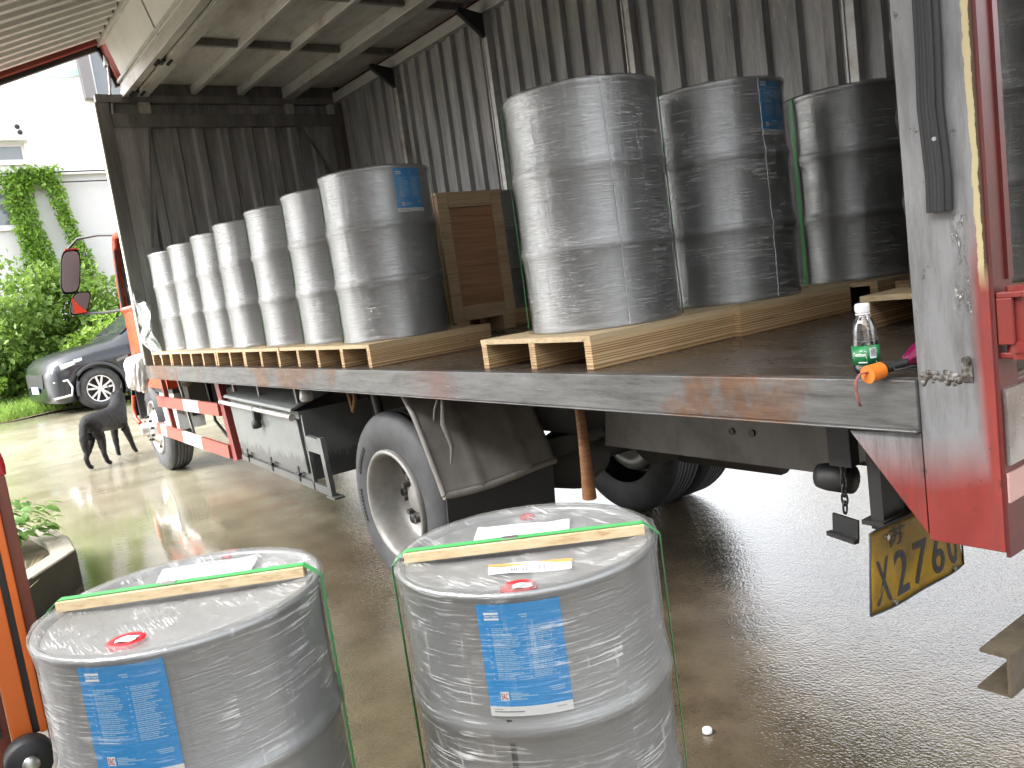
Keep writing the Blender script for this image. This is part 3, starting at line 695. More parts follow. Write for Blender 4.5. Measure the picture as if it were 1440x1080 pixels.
# ================================================================== PARKED CAR
def car():
    XC, YF, ZG = -16.98, 1.66, gz(-16.9)
    t = empty('parked_car', (XC, YF+2.3, ZG), 'dark grey SUV parked across the yard, half hidden behind the truck cab', 'car', rz=0)
    rot = Matrix.Rotation(R(7), 4, 'Z'); piv = Vector((XC+.92, YF+.93, 0))
    def P(s, w_, z):     # s along the car from the nose, w_ across (towards the camera +), z up
        s = .93-(.93-s)*.84 if s < .93-.37 else s
        v = Vector((XC+w_, YF+s, ZG+z)); q = rot @ (v-piv)+piv
        return tuple(q)
    st = [ # s, zb, zm, zbelt, ztop, wlow, wmid, wbelt, wtop
     (0.00,.28,.50,.72,.80,.62,.66,.62,.50),(0.07,.22,.50,.80,.90,.78,.80,.76,.60),(0.20,.20,.52,.86,.98,.86,.88,.85,.68),(0.50,.20,.56,.92,1.05,.90,.92,.90,.74),
     (0.93,.20,.60,.99,1.10,.91,.925,.91,.78),(1.30,.20,.60,1.03,1.15,.91,.925,.91,.78),(1.45,.20,.60,1.05,1.22,.91,.925,.91,.74),(2.05,.20,.60,1.08,1.60,.91,.925,.91,.60),
     (2.5,.20,.60,1.10,1.68,.91,.925,.91,.58),(3.4,.22,.60,1.13,1.68,.91,.925,.91,.58),(4.1,.24,.62,1.16,1.58,.91,.92,.90,.56),(4.45,.28,.62,1.16,1.22,.86,.88,.86,.62),(4.58,.36,.62,.98,1.02,.76,.80,.78,.55)]
    m = MB(); rows = []
    for (s, zb, zm, zl, zt, a, b, c, d) in st:
        hb = [(a*.96, zb), (a, zb+.08), (b, zm), (b, (zm+zl)/2+.05), (c, zl), (c-.03, zl+.02), (d+.02, zt-.03), (d-.06, zt), (d*.5, zt+.02)]
        full = hb+[(0, zt+.028)]+[(-x, z) for x, z in hb[::-1]]
        rows.append([P(s, x, z) for x, z in full])
    n = len(rows[0]); vs = [p for r_ in rows for p in r_]
    fs = [(i*n+j, (i+1)*n+j, (i+1)*n+j+1, i*n+j+1) for i in range(len(rows)-1) for j in range(n-1)]
    fs += [(i*n+n-1, (i+1)*n+n-1, (i+1)*n, i*n) for i in range(len(rows)-1)]
    fs += [list(range(n)), list(range((len(rows)-1)*n, len(rows)*n))[::-1]]
    m.add(vs, fs, True)
    body = m.build('body', M['carpaint'], t)
    bm = bmesh.new(); bm.from_mesh(body.data); bmesh.ops.recalc_face_normals(bm, faces=bm.faces); bm.to_mesh(body.data); bm.free()
    # wheel wells cut out of the body
    cm = MB()
    for s in (.93, 3.6):
        for sg in (1, -1):
            a, b = Vector(P(s, sg*.62, .36)), Vector(P(s, sg*1.1, .36)); cm.cyl(a, b, .43, 40, smooth=False)
    cut = cm.build('wheel_well_cutter', M['black'], t)
    mod = body.modifiers.new('wells', 'BOOLEAN'); mod.object = cut; mod.operation = 'DIFFERENCE'; mod.solver = 'EXACT'
    dg = bpy.context.evaluated_depsgraph_get(); dg.update()
    me = bpy.data.meshes.new_from_object(body.evaluated_get(dg)); body.modifiers.clear(); body.data = me; bpy.data.objects.remove(cut)
    if len(me.materials) > 1:
        pass
    def ring(mb, s, sg, r0, r1, w0, w1, a0=0, a1=2*PI, k=36):
        vs, fs = [], []
        for i in range(k+1):
            a = a0+(a1-a0)*i/k
            for rr, ww in ((r0, w0), (r1, w0), (r1, w1), (r0, w1)):
                vs.append(P(s+rr*math.cos(a), sg*ww, .36+rr*math.sin(a)))
        for i in range(k):
            for j in range(4):
                a_, b_ = i*4+j, i*4+(j+1) % 4
                fs.append((a_, b_, b_+4, a_+4))
        mb.add(vs, fs, True)
    for s in (.93, 3.6):
        for sg in (1, -1):
            m = MB(); ring(m, s, sg, .42, .475, .90, .938, R(-8), R(188)); m.build('wheel_arch', M['carplastic'], t)
            ti = MB(); c0, c1 = P(s, sg*.68, .36), P(s, sg*.905, .36)
            ring(ti, s, sg, .25, .365, .69, .905); ring(ti, s, sg, .235, .335, .70, .918)
            ty = ti.build('wheel', M['tyre'], t)
            al = MB(); ring(al, s, sg, .215, .245, .74, .912)
            for k in range(5):
                for dk in (-.16, .16):
                    a = 2*PI*k/5+dk+.3; b = 2*PI*k/5+dk*1.5+.3
                    p0 = Vector(P(s+.05*math.cos(a), sg*.895, .36+.05*math.sin(a))); p1 = Vector(P(s+.232*math.cos(b), sg*.905, .36+.232*math.sin(b)))
                    al.bar(p0, p1, .034, .02, Vector(P(0,1,0))-Vector(P(0,0,0)))
            al.cyl(P(s, sg*.86, .36), P(s, sg*.912, .36), .055, 16); al.build('rim', M['alloy'], ty)
            dk_ = MB(); dk_.cyl(P(s, sg*.80, .36), P(s, sg*.82, .36), .225, 24); dk_.build('brake_disc', M['black'], ty)
    # sill cladding with bright strip
    m = MB(); m.prism([P(1.40,.90,.20), P(3.12,.90,.20), P(3.12,.94,.40), P(1.40,.94,.40)], Vector(P(0,.012,0))-Vector(P(0,0,0))); m.build('sill_cladding', M['carplastic'], t)
    m = MB(); m.bar(P(1.42,.955,.43), P(3.1,.955,.43), .02, .035); m.build('sill_strip', M['alloy'], t)
    # side glass, windscreen, door seams
    for sg in (1, -1):
        m = MB()
        q = [P(1.72, sg*.885, 1.13), P(3.5, sg*.885, 1.18), P(3.42, sg*.635, 1.60), P(2.16, sg*.635, 1.58)]
        off = Vector(P(0, sg*.03, .02))-Vector(P(0,0,0))
        m.prism([Vector(p)+off for p in q], off*.2); m.build('side_window', M['darkglass'], t)
        m = MB(); 
        for s in (1.52, 2.55, 3.45): m.bar(P(s, sg*.927, .45), P(s, sg*.915, 1.06), .012, .008, Vector(P(0,1,0))-Vector(P(0,0,0)))
        m.build('door_seam', M['black'], t)
        m = MB(); m.lathe([(0,-.11),(.05,-.1),(.075,-.04),(.08,.04),(.05,.1),(0,.11)], P(1.82, sg*1.03, 1.13), 12, 'y'); m.bar(P(1.84, sg*.88, 1.07), P(1.84, sg*1.0, 1.08), .06, .04); m.build('wing_mirror', M['carpaint'], t)
        hl = MB(); hl.grid(lambda u, v: P(.10+.62*u, sg*(.80+.125*min(1, u*2.2)-.02*v), .74+.155*u+.10*v*(1-.5*u)), 10, 3); h = hl.build('headlight', M['lamp'], t)
        so_ = h.modifiers.new('solid', 'SOLIDIFY'); so_.thickness = .02; so_.offset = 0
        fg = MB(); fg.tube([P(.10, sg*.80, .58), P(.34, sg*.905, .60), P(.40, sg*.915, .46), P(.36, sg*.915, .33), P(.06, sg*.79, .30)], .022, 8); fg.build('fog_lamp_trim', M['alloy'], t)
    m = MB(); m.prism([P(1.50,-.70,1.262), P(1.50,.70,1.262), P(2.03,.57,1.622), P(2.03,-.57,1.622)], Vector(P(-.012,0,.02))-Vector(P(0,0,0))); m.build('windscreen', M['darkglass'], t)
    m = MB(); m.prism([P(-.005,-.5,.50), P(-.005,.5,.50), P(.01,.56,.74), P(.01,-.56,.74)], Vector(P(-.02,0,0))-Vector(P(0,0,0))); m.build('grille', M['black'], t)
    m = MB(); m.prism([P(-.03,-.22,.40), P(-.03,.22,.40), P(-.03,.22,.53), P(-.03,-.22,.53)], Vector(P(-.015,0,0))-Vector(P(0,0,0))); m.build('number_plate', M['plateblue'], t)
    m = MB(); m.bar(P(1.36,-.62,1.215), P(1.52,.1,1.29), .02, .02); m.build('wiper', M['black'], t)
car()

# ================================================================== SHED ACROSS THE YARD (added out of view, darkens the low reflections in the wet ground)
def shed():
    t = empty('added_shed', (0, 26, 0), 'long drab shed added out of view across the yard for its dark reflection', 'shed')
    m = MB(); m.box(-16, 26, 22, 22.25, -.1, 4.6); m.box(-16, -15.75, 22.26, 31, -.1, 4.6); m.box(25.75, 26, 22.26, 31, -.1, 4.6); m.box(-15.74, 25.74, 30.75, 31, -.1, 4.6); m.build('wall', M['shed'], t)
    m = MB(); m.prism([(-16.4,21.5,4.605),(-16.4,31.5,4.605),(-16.4,31.5,4.75),(-16.4,26.5,5.5),(-16.4,21.5,4.75)], (42.8,0,0)); m.build('roof', M['chassis'], t)
    for x in (-11, -4, 3, 10, 17): m = MB(); m.box(x-1.6, x+1.6, 21.94, 21.998, 0, 3.6); m.build('door', M['frame'], t)
shed()

# ================================================================== WAREHOUSE (unseen, added behind the camera to shade and fill the truck side)
def added_warehouse():
    t = empty('added_warehouse', (1.5, -5.5, 0), 'unseen pale hall with a loading door, added behind the photographer to shade and fill the truck side', 'added_warehouse')
    y = -6.5
    m = MB(); m.box(-8.2,-1.4,y-.25,y,-.1,6.5); m.box(2.4,14,y-.25,y,-.1,6.5); m.box(-1.4,2.4,y-.25,y,3.8,6.5); m.build('wall', M['whwall'], t)
    m = MB(); m.box(-8.2,-7.95,y-9,y-.26,-.1,6.5); m.box(13.75,14,y-9,y-.26,-.1,6.5); m.box(-7.95,13.75,y-9,y-8.75,-.1,6.5); m.build('side_wall', M['whwall'], t)
    m = MB(); m.box(-8.5,14.3,y-9.2,y+.9,6.502,6.7); m.build('roof', M['whwall'], t)
    m = MB(); m.box(-1.52,-1.402,y-.1,y+.03,0,3.9); m.box(2.402,2.52,y-.1,y+.03,0,3.9); m.box(-1.4,2.4,y-.1,y+.03,3.68,3.798); m.build('door_frame', M['darkred'], t)
added_warehouse()

# ================================================================== TRUCK
YN, YB, XR, XF, ZB = 1.775, 4.15, -0.79, -8.40, 1.255
def truck():
    T = empty('truck', (-4.6, 3.0, 0), 'grey and red wing body lorry loaded with wrapped drums, its near side wing raised', 'truck')
    B = lambda *a: MB().box(*a)
    # ---- bed
    B(XF, XR-.005, 1.808, YB+.06, 1.195, ZB).build('cargo_floor', M['floor'], T)
    m = MB(); m.box(XF-.02, XR-.166, 1.765, 1.805, 1.142, ZB+.001); m.box(XF-.02, XR-.166, 1.755, 1.807, 1.137, 1.143)
    m.build('side_rail', M['edge'], T, bev=.004)
    cm = MB()
    for i in range(13): cm.box(-8.2+.6*i, -8.12+.6*i, 1.90, 4.2, 1.125, 1.193)
    cm.build('cross_member', M['under'], T)
    m = MB()
    for y in (2.72, 3.42): m.box(-10.4, -1.3, y-.04, y+.04, .76, 1.048)
    m.build('chassis_rail', M['under'], T)
    m = MB(); m.prism([(-2.96,2.6,.745),(-1.72,2.6,.738),(-1.62,2.6,.80),(-1.30,2.6,.84),(-1.30,2.6,1.045),(-2.90,2.6,1.045)], (0,.012,0))
    pl = m.build('subframe_plate', M['chassis'], T)
    m = MB()
    for px, pz in ((-2.42,.93),(-2.18,.87),(-2.08,.87),(-1.9,.99)): m.cyl((px,2.592,pz),(px,2.6,pz),.014,10)
    m.build('bolt_hole', M['black'], pl)
    m = MB(); m.box(-2.0,-1.2,2.62,3.5,.86,.94); m.box(-1.28,-1.16,2.3,3.8,.80,1.04); m.build('rear_cross_beam', M['under'], T)
    # ---- wall at the front of the cargo space
    fw = empty('front_wall', (XF, 2.96, ZB)); fw.parent = T; fw.location = Vector((XF,2.96,ZB))-T.location
    def corr_y(y0, y1, x, z0, z1, pitch, depth, flat=.45):
        m = MB(); prof = []; n = max(1, round((y1-y0)/pitch)); p = (y1-y0)/n
        for i in range(n):
            b = y0+i*p; prof += [(b, 0), (b+p*flat*.5, 0), (b+p*(flat*.5+.09), depth), (b+p*(flat*.5+.5-.09+.0), depth), (b+p*(flat*.5+.5), 0)]
        prof.append((y1, 0))
        vs = [(x+d, y, z) for z in (z0, z1) for y, d in prof]; k = len(prof)
        return m.add(vs, [(i, i+1, k+i+1, k+i) for i in range(k-1)])
    B(XF-.06, XF-.05, 1.80, 4.22, 1.2, 3.70).build('backing_sheet', M['frontwall'], fw)
    corr_y(2.06, 4.02, XF-.045, ZB+.003, 3.468, .245, .035).build('corrugated_panel', M['frontwall'], fw)
    B(XF-.05, XF+.03, 1.775, 1.885, 1.20, 3.69).build('end_post', M['frame'], fw, bev=.004)
    B(XF-.03, XF+.035, 1.762, 1.7735, 1.27, 3.69).build('edge_trim', M['white'], fw)
    m = MB(); m.prism([(XF+.004,1.887,3.468),(XF+.004,2.22,3.468),(XF+.004,2.17,3.1),(XF+.004,2.10,2.5),(XF+.004,2.06,1.9),(XF+.004,2.04,ZB+.004),(XF+.004,1.887,ZB+.004)], (.014,0,0)); m.build('corner_gusset', M['frontwall'], fw)
    m = MB(); m.bar((XF+.022,2.2,3.45),(XF+.022,2.03,2.35), .02, .016, (1,0,0)); m.build('gusset_rib', M['frame'], fw)
    m = MB(); m.prism([(XF+.004,3.72,3.468),(XF+.004,4.14,3.468),(XF+.004,4.14,2.75)], (.014,0,0)); m.build('corner_gusset', M['frontwall'], fw)
    m = MB(); m.bar((XF+.022,3.72,3.45),(XF+.022,4.12,2.78), .02, .016, (1,0,0)); m.build('gusset_rib', M['frame'], fw)
    B(XF-.03, XF+.05, 1.887, 4.13, 3.47, 3.585).build('lower_header', M['frame'], fw, bev=.004)
    B(XF-.048, XF+.03, 1.78, 4.13, 3.692, 3.765).build('upper_header', M['frame'], fw, bev=.004)
    for y, w_ in ((2.19,.10),(3.62,.09),(4.09,.07)): B(XF-.02, XF+.045, y-w_/2, y+w_/2, 3.587, 3.69).build('header_stub', M['beam'], fw)
    B(XF-.05, XF+.03, 4.06, 4.14, 1.2, 3.468).build('end_post', M['frame'], fw)
    B(XF-.06, XF+.048, 4.142, 4.20, 1.2, 3.872).build('corner_post_plate', M['frame'], fw)
    B(XF-.045, XF-.005, 2.26, 4.20, 3.767, 3.873).build('top_closure', M['frame'], fw)
    # ---- far side wall: corrugated panels between posts
    bw = empty('far_side_wall', (-4.6, YB, ZB)); bw.parent = T; bw.location = Vector((-4.6,YB,ZB))-T.location
    posts = [XF+.05, -7.05, -5.54, -3.98, -2.44, XR-.03]
    for a, b in zip(posts[:-1], posts[1:]):
        x0, x1 = a+.03, b-.03; m = MB(); prof = []; n = round((x1-x0)/.2); p = (x1-x0)/n; rr = random.Random(int(-a*10))
        for i in range(n):
            q = x0+i*p; d = .036+rr.uniform(-.003,.003)
            prof += [(q, 0), (q+p*.28, 0), (q+p*.36, d), (q+p*.66, d), (q+p*.74, 0)]
        prof.append((x1, 0)); k = len(prof)
        vs = [(x, YB+.045-d, z) for z in (ZB+.002, 3.70) for x, d in prof]
        m.add(vs, [(i+1, i, k+i, k+i+1) for i in range(k-1)]).build('corrugated_panel', M['wall'], bw)
    for x in posts[1:-1]:
        m = MB(); m.box(x-.028, x+.028, YB-.012, YB+.05, ZB+.002, 3.70); m.box(x-.034, x-.024, YB-.02, YB-.012, ZB+.002, 3.70); m.build('wall_post', M['beam'], bw)
        m = MB(); m.prism([(x-.02,YB-.021,3.52),(x-.02,YB-.021,3.70),(x-.02,YB-.24,3.735),(x-.02,YB-.25,3.70)], (.04,0,0)); m.build('corner_brace', M['black'], bw)
    B(XF-.06, XR-.03, YB+.052, YB+.075, 1.15, 3.874).build('outer_skin', M['darkred'], bw)
    B(XF+.05, XR-.03, YB-.03, YB+.05, 3.702, 3.80).build('wall_plate', M['beam'], bw, bev=.003)
    B(XF+.05, XR-.1, YB-.012, YB+.04, ZB+.003, ZB+.07).build('skirting', M['frame'], bw)
    # ---- roof
    rf = empty('roof', (-4.6, 3.1, 3.8)); rf.parent = T; rf.location = Vector((-4.6,3.1,3.8))-T.location
    cross = [XF+.12, -6.96, -5.77, -4.59, -3.4, -2.2, XR-.08]
    longs = [(2.67,.05),(3.13,.05),(3.63,.12)]
    ys = [2.25]+[y for y, _ in longs]+[YB+.04]
    for a, b in zip(cross[:-1], cross[1:]):
        for c, d in zip(ys[:-1], ys[1:]): B(a+.003, b-.003, c+.003, d-.003, 3.852, 3.862).build('roof_panel', M['roof'], rf)
    B(XF-.03, XR, 2.0, YB+.075, 3.875, 3.90).build('roof_skin', M['roof'], rf)
    for y, w_ in longs:
        z0 = 3.775 if w_ < .1 else 3.745
        B(XF+.02, XR-.02, y-w_/2, y+w_/2, z0, 3.85).build('roof_beam', M['beam'], rf, bev=.003)
    for x in cross[1:-1]:
        for (c, w0), (d, w1) in zip([(2.245,0)]+longs, longs+[(YB-.03,0)]): B(x-.022, x+.022, c+w0/2+.002, d-w1/2-.002, 3.795, 3.851).build('cross_bar', M['frame'], rf)  # dark steel colour stands in for the bars' shadowed sides
    m = MB(); m.box(XF+.02, XR-.02, 2.125, 2.24, 3.745, 3.755); m.box(XF+.02, XR-.02, 2.232, 2.242, 3.756, 3.87); m.box(XF+.02, XR-.02, 2.118, 2.128, 3.757, 3.87); m.build('hinge_rail', M['beam'], rf, bev=.002)
    m = MB(); m.box(XF-.01, XR-.02, 2.02, 2.085, 3.742, 3.86); m.box(XF-.01, XR-.02, 2.012, 2.02, 3.735, 3.80); m.build('hinge_rail', M['beam'], rf, bev=.002)
    for x in (-8.22, -7.25, -5.4, -3.6, -1.8):
        m = MB(); m.box(x-.06, x+.06, 2.09, 2.118, 3.73, 3.80); m.cyl((x-.09,2.102,3.765),(x+.09,2.102,3.765),.016,10)
        for q in (-.05, .0, .05): m.cyl((x+q,2.06,3.742),(x+q,2.06,3.724),.014,8); m.cyl((x+q,2.16,3.745),(x+q,2.16,3.728),.014,8)
        m.build('wing_hinge', M['black'], rf)
    # ---- raised wing
    H, Tt = Vector((0,2.035,3.87)), Vector((0,1.92,4.26)); dv = Vector((0,-.932,-.362)); Lw = 2.45
    wg = empty('raised_wing', (-4.6, 1.98, 4.0)); wg.parent = T; wg.location = Vector((-4.6,1.98,4.0))-T.location
    up = (Tt-H); nrm = Vector((0, up.z, -up.y)).normalized()      # points to the far side
    def q(x, v): return (x, v.y, v.z)
    xs = cross
    for a, b in zip(xs[:-1], xs[1:]):
        m = MB(); m.prism([q(a+.02,H), q(b-.02,H), q(b-.02,Tt), q(a+.02,Tt)], nrm*-.012); m.build('wing_roof_panel', M['wingroof'], wg)
    for x in xs[1:-1]:
        m = MB(); m.bar(q(x,H+nrm*.012), q(x,Tt+nrm*.012), .035, .03, nrm); m.build('wing_rib', M['frame'], wg)
    # corrugated side panel, ribs run outwards from the corner rail
    un = Vector((0, .362, -.932))       # underside normal
    for a, b in zip(xs[:-1], xs[1:]):
        m = MB(); prof = []; n = round((b-a)/.20); p = (b-a-.01)/n
        for i in range(n):
            x = a+.005+i*p; prof += [(x,0),(x+p*.30,0),(x+p*.40,.028),(x+p*.72,.028),(x+p*.82,0)]
        prof.append((b-.005,0)); k = len(prof)
        A_ = Tt+dv*.06; Z_ = Tt+dv*Lw
        vs = [q(x, e+un*d) for e in (A_, Z_) for x, d in prof]
        m.add(vs, [(i, i+1, k+i+1, k+i) for i in range(k-1)]).build('corrugated_panel', M['wingcorr'], wg)
    A_ = Tt-un*.02; Z_ = Tt+dv*Lw-un*.02
    m = MB(); m.prism([q(XF-.06,A_), q(XR,A_), q(XR,Z_), q(XF-.06,Z_)], -un*.02); m.build('outer_skin', M['darkred'], wg)
    m = MB(); m.bar(q(XF-.02,Tt+dv*.02+un*.02), q(XR,Tt+dv*.02+un*.02), .075, .055, nrm); m.build('wing_corner_rail', M['beam'], wg, bev=.004)
    m = MB(); m.bar(q(XF-.02,Tt+dv*Lw), q(XR,Tt+dv*Lw), .06, .08, un); m.build('wing_lower_rail', M['darkred'], wg)
    # end frame of the wing: salmon red inner flange and dark outer lip
    m = MB(); m.bar(q(XF+.01,Tt+dv*.02+un*.005), q(XF+.01,Tt+dv*Lw+un*.005), .07, .06, un); m.bar(q(XF+.012,H+up*.05), q(XF+.012,Tt-up*.03), .07, .05, nrm); m.build('wing_end_frame', M['whitered'], wg)
    m = MB(); m.bar(q(XF-.05,Tt+dv*-.01-un*.01+un*.035), q(XF-.05,Tt+dv*Lw+un*.025), .05, .10, un); m.bar(q(XF-.05,H-up*.02-nrm*.02), q(XF-.05,Tt-nrm*.02), .05, .07, nrm); m.build('wing_end_lip', M['black'], wg)
    m = MB(); m.tube([q(XF+.05,H+up*.02+nrm*.03), q(XF+.10,H+up*.22+nrm*.02), q(XF+.42,H+up*.85+nrm*.015), q(XF+.62,Tt+nrm*.01)], .017, 8); m.build('wing_corner_brace', M['black'], wg)
    m = MB(); m.cyl((XF-.02,1.885,3.40),(XF-.02,1.93,3.78),.021,12); m.cyl((XF-.02,1.93,3.78),(XF-.02,1.955,4.05),.013,10); m.box(XF-.05,XF+.01,1.92,1.985,4.03,4.12); m.build('gas_strut', M['steel'], wg)
    # ---- near rear corner post
    ps = MB(); ps.box(-.955, XR-.004, YN, YN+.008, .885, 3.76); ps.box(-.955, -.947, YN+.008, YN+.08, .885, 3.76); ps.box(-.955,XR-.004,YN+.072,YN+.08,.885,3.76)
    po = ps.build('corner_post', M['post'], T, bev=.002)
    m = MB(); m.box(XR-.004, XR+.004, YN+.003, YN+.085, .875, 3.76); m.box(XR+.004, XR+.010, YN+.058, YN+.08, 1.46, 3.7); m.build('post_rear_face', M['darkred'], po)
    m = MB(); m.prism([(-1.13,YN-.001,1.128),(-.957,YN-.001,1.134),(-.957,YN-.001,.90)], (0,.008,0)); m.build('gusset_plate', M['post'], po)
    m = MB(); r = random.Random(5)
    for k in range(60): 
        x = -.945+.075*r.random()+(.03 if k > 42 else 0); z = 1.262+.012*r.gauss(0,1)+(.005 if k > 42 else -.0); rr_ = r.uniform(.003,.0065)
        z = 1.262+(z-1.262)*.55
        m.lathe([(0,-rr_*.5),(rr_*.8,-rr_*.3),(rr_*1.2,0),(rr_,rr_*.5),(0,rr_*.6)], (x,YN-.0005,z), 7, 'y')
    m.cyl((-.845,YN-.012,1.30),(-.845,YN,1.30),.009,8); m.box(-.857,-.835,YN-.006,YN,1.255,1.293); m.build('weld_scar', M['weld'], po)
    m = MB(); pth = [(-.874,2.9),(-.874,2.04),(-.876,1.93),(-.880,1.83),(-.876,1.75),(-.873,1.68),(-.876,1.615)]
    def seal(mb, off, r_, dep): mb.tube([(x+off, YN-dep, z) for x, z in pth], r_, 8)
    seal(m, -.017, .010, .012); seal(m, .0, .012, .014); seal(m, .017, .010, .011); seal(m, .008, .008, .02); seal(m, -.009, .006, .018); m.build('rubber_seal', M['rubber'], po)
    m = MB(); m.cyl((-.869,YN-.028,1.762),(-.869,YN-.018,1.762),.0045,8); m.build('rivet', M['steel'], po)
    # far rear post and rear sill
    B(-.87, XR, 4.10, 4.225, ZB+.002, 3.76).build('far_rear_post', M['darkred'], T)
    B(-.87, XR, 1.90, 4.1, 3.66, 3.76).build('rear_header', M['darkred'], T)
    rd = MB().box(-.84, -.80, 2.21, 4.09, ZB+.01, 3.655).build('shading_rear_door', M['frame'], T)  # door leaf added out of view to keep the cargo space dark
    MB().box(-.83, -.81, 2.201, 2.208, ZB+.01, 3.655).build('door_edge', M['beam'], rd)
    for z in (1.6, 2.3, 3.0): MB().box(-.799, -.785, 2.28, 4.05, z, z+.06).build('door_rail', M['darkred'], rd)
    m = MB(); m.box(-.86, XR+.002, YN+.088, 4.22, .87, 1.247); sl = m.build('rear_sill', M['darkred'], T, bev=.004)
    m = MB(); m.box(XR+.004, XR+.012, YN+.012, 4.0, 1.075, 1.235); m.build('sill_plate', M['silverdoor'], sl)
    m = MB(); m.box(XR+.0045, XR+.009, YN+.006, 3.9, .995, 1.058); m.build('reflective_strip', M['pink'], sl)
    m = MB(); y = 1.81; x = XR+.035
    m.cyl((x,y,1.315),(x,y,1.425),.0165,16); m.box(x-.03,x+.02,y-.028,y+.09,1.425,1.437); m.cyl((x,y,1.437),(x,y,1.447),.022,12); m.cyl((x,y,1.312),(x,y,1.335),.024,14); m.cyl((x,y,1.298),(x,y,1.312),.021,12)
    m.box(x-.03,x,y-.03,y-.018,1.33,1.425); m.box(x-.04,x+.005,y-.02,y+.06,1.30,1.312)
    m.build('door_hinge', M['red'], T, bev=.002)
    # ---- under-run bar, plate bracket, number plate
    m = MB(); prof = [(a+.012, b-.035) for a, b in [(-.945,.60),(-.885,.60),(-.885,.51),(-.955,.51),(-.955,.503),(-.877,.503),(-.877,.608),(-.945,.608)]]
    m.prism([(x, 1.92, z) for x, z in prof], (0, 2.1, 0)); ub = m.build('underrun_bar', M['bracket'], T)
    m = MB(); m.box(-.97,-.885,2.65,2.75,.61,.87); m.box(-.97,-.885,3.5,3.6,.61,.87); m.build('hanger', M['black'], ub)
    m = MB(); m.box(-1.185,-1.15,1.92,2.0,.83,1.1); m.box(-1.19,-1.155,2.03,2.045,.83,1.1); m.box(-1.2,-1.14,1.9,2.12,.845,.857); br = m.build('plate_bracket', M['black'], T)
    m = MB(); m.lathe([(0,-.055),(.035,-.05),(.04,-.02),(.04,.05),(0,.055)], (-1.33,2.0,.93), 16, 'x'); m.build('rear_lamp_body', M['black'], T)
    def plate_fn(u, v):     # u along +Y, v up; bowed and dented like the old plate in the photo
        y = 1.82+.44*u; z = .635+.22*v
        x = -1.128+.012*math.sin(u*PI)*(1-v)-.02*(1-u)*(1-v)+.004*math.sin(u*9+v*4)
        return Vector((x, y, z))
    m = MB(); m.grid(lambda u, v: plate_fn(u, v), 20, 10); npl = m.build('number_plate', M['yellow'], T)
    so_ = npl.modifiers.new('solid', 'SOLIDIFY'); so_.thickness = .003; so_.offset = -1
    m = MB(); m.tube([plate_fn(u, v)+Vector((.001,0,0)) for u, v in [(0,0)]+[(i/12,0.0) for i in range(1,13)]+[(1,1)]+[(1-i/12,1) for i in range(1,13)]+[(0,.0)]], .003, 6); m.build('plate_rim', M['ink'], npl)
    m = MB()
    for body, u0, v0, w_, h_ in [('\u82cf',.20,.70,.15,.24),('A',.60,.70,.13,.24),('X',.045,.09,.14,.54),('2',.235,.09,.14,.54),('7',.425,.09,.14,.54),('6',.615,.09,.14,.54),('0',.805,.09,.14,.54)]:
        v, f = text_geo(body, 1, .012)
        if not v: continue
        xs_ = [p[0] for p in v]; ys_ = [p[1] for p in v]; a, b, c, d = min(xs_), max(xs_), min(ys_), max(ys_)
        m.add([plate_fn(u0+w_*(p[0]-a)/(b-a), v0+h_*(p[1]-c)/(d-c))+Vector((.0012,0,0)) for p in v], f)
    m.build('plate_characters', M['ink'], npl)
    for u, v in ((.17,.86),(.83,.86),(.2,.05),(.85,.05)): p = plate_fn(u, v); MB().cyl(p, p+Vector((.008,0,0)), .007, 8).build('plate_screw', M['steel'], npl)
    # ---- hanging chain with hooked plate
    m = MB(); z = 1.06
    B(-1.30,-1.235,1.93,1.97,.985,1.135).build('chain_bracket', M['black'], T)
    for k in range(6):
        c = Vector((-1.272-.001*k, 1.95, .985-.024*k)); ax = Vector((1,0,0)) if k % 2 == 0 else Vector((0,1,0)); pts = []
        for i in range(13):
            a = 2*PI*i/12; pts.append(c+ax*.0085*math.cos(a)+Vector((0,0,1))*.018*math.sin(a))
        m.tube(pts, .0032, 6, caps=False)
    ch = m.build('chain', M['black'], T)
    m = MB(); m.prism([(-1.318,1.95,.843),(-1.243,1.95,.832),(-1.247,1.95,.775),(-1.322,1.95,.785)], (0,.008,0)); m.prism([(-1.325,1.925,.785),(-1.243,1.925,.773),(-1.243,1.95,.770),(-1.325,1.95,.782)], (0,0,.012)); m.build('hook_plate', M['black'], ch)
    # ---- hanging stick / strap pieces
    m = MB(); m.tube([(-2.40,2.0,1.14),(-2.396,2.0,1.0),(-2.40,2.0,.85),(-2.405,2.0,.72)], [.016,.02,.023,.028], 8); m.build('hanging_wooden_stick', M['stick'], T)
    m = MB(); m.tube([(-4.33,1.93,1.14),(-4.34,1.95,1.06),(-4.32,1.95,.98),(-4.27,1.95,1.06),(-4.27,1.94,1.14)], .012, 6); m.build('hanging_tie', M['stick'], T)
    m = MB(); m.tube([(-3.06,1.80,1.14),(-3.07,1.79,1.02),(-3.04,1.80,.92),(-3.07,1.80,.84)], [.006,.013,.010,.004], 6); m.tube([(-3.09,1.80,1.14),(-3.14,1.80,1.08),(-3.16,1.80,1.03)], .006, 5); m.build('hanging_rag', M['chassis'], T)
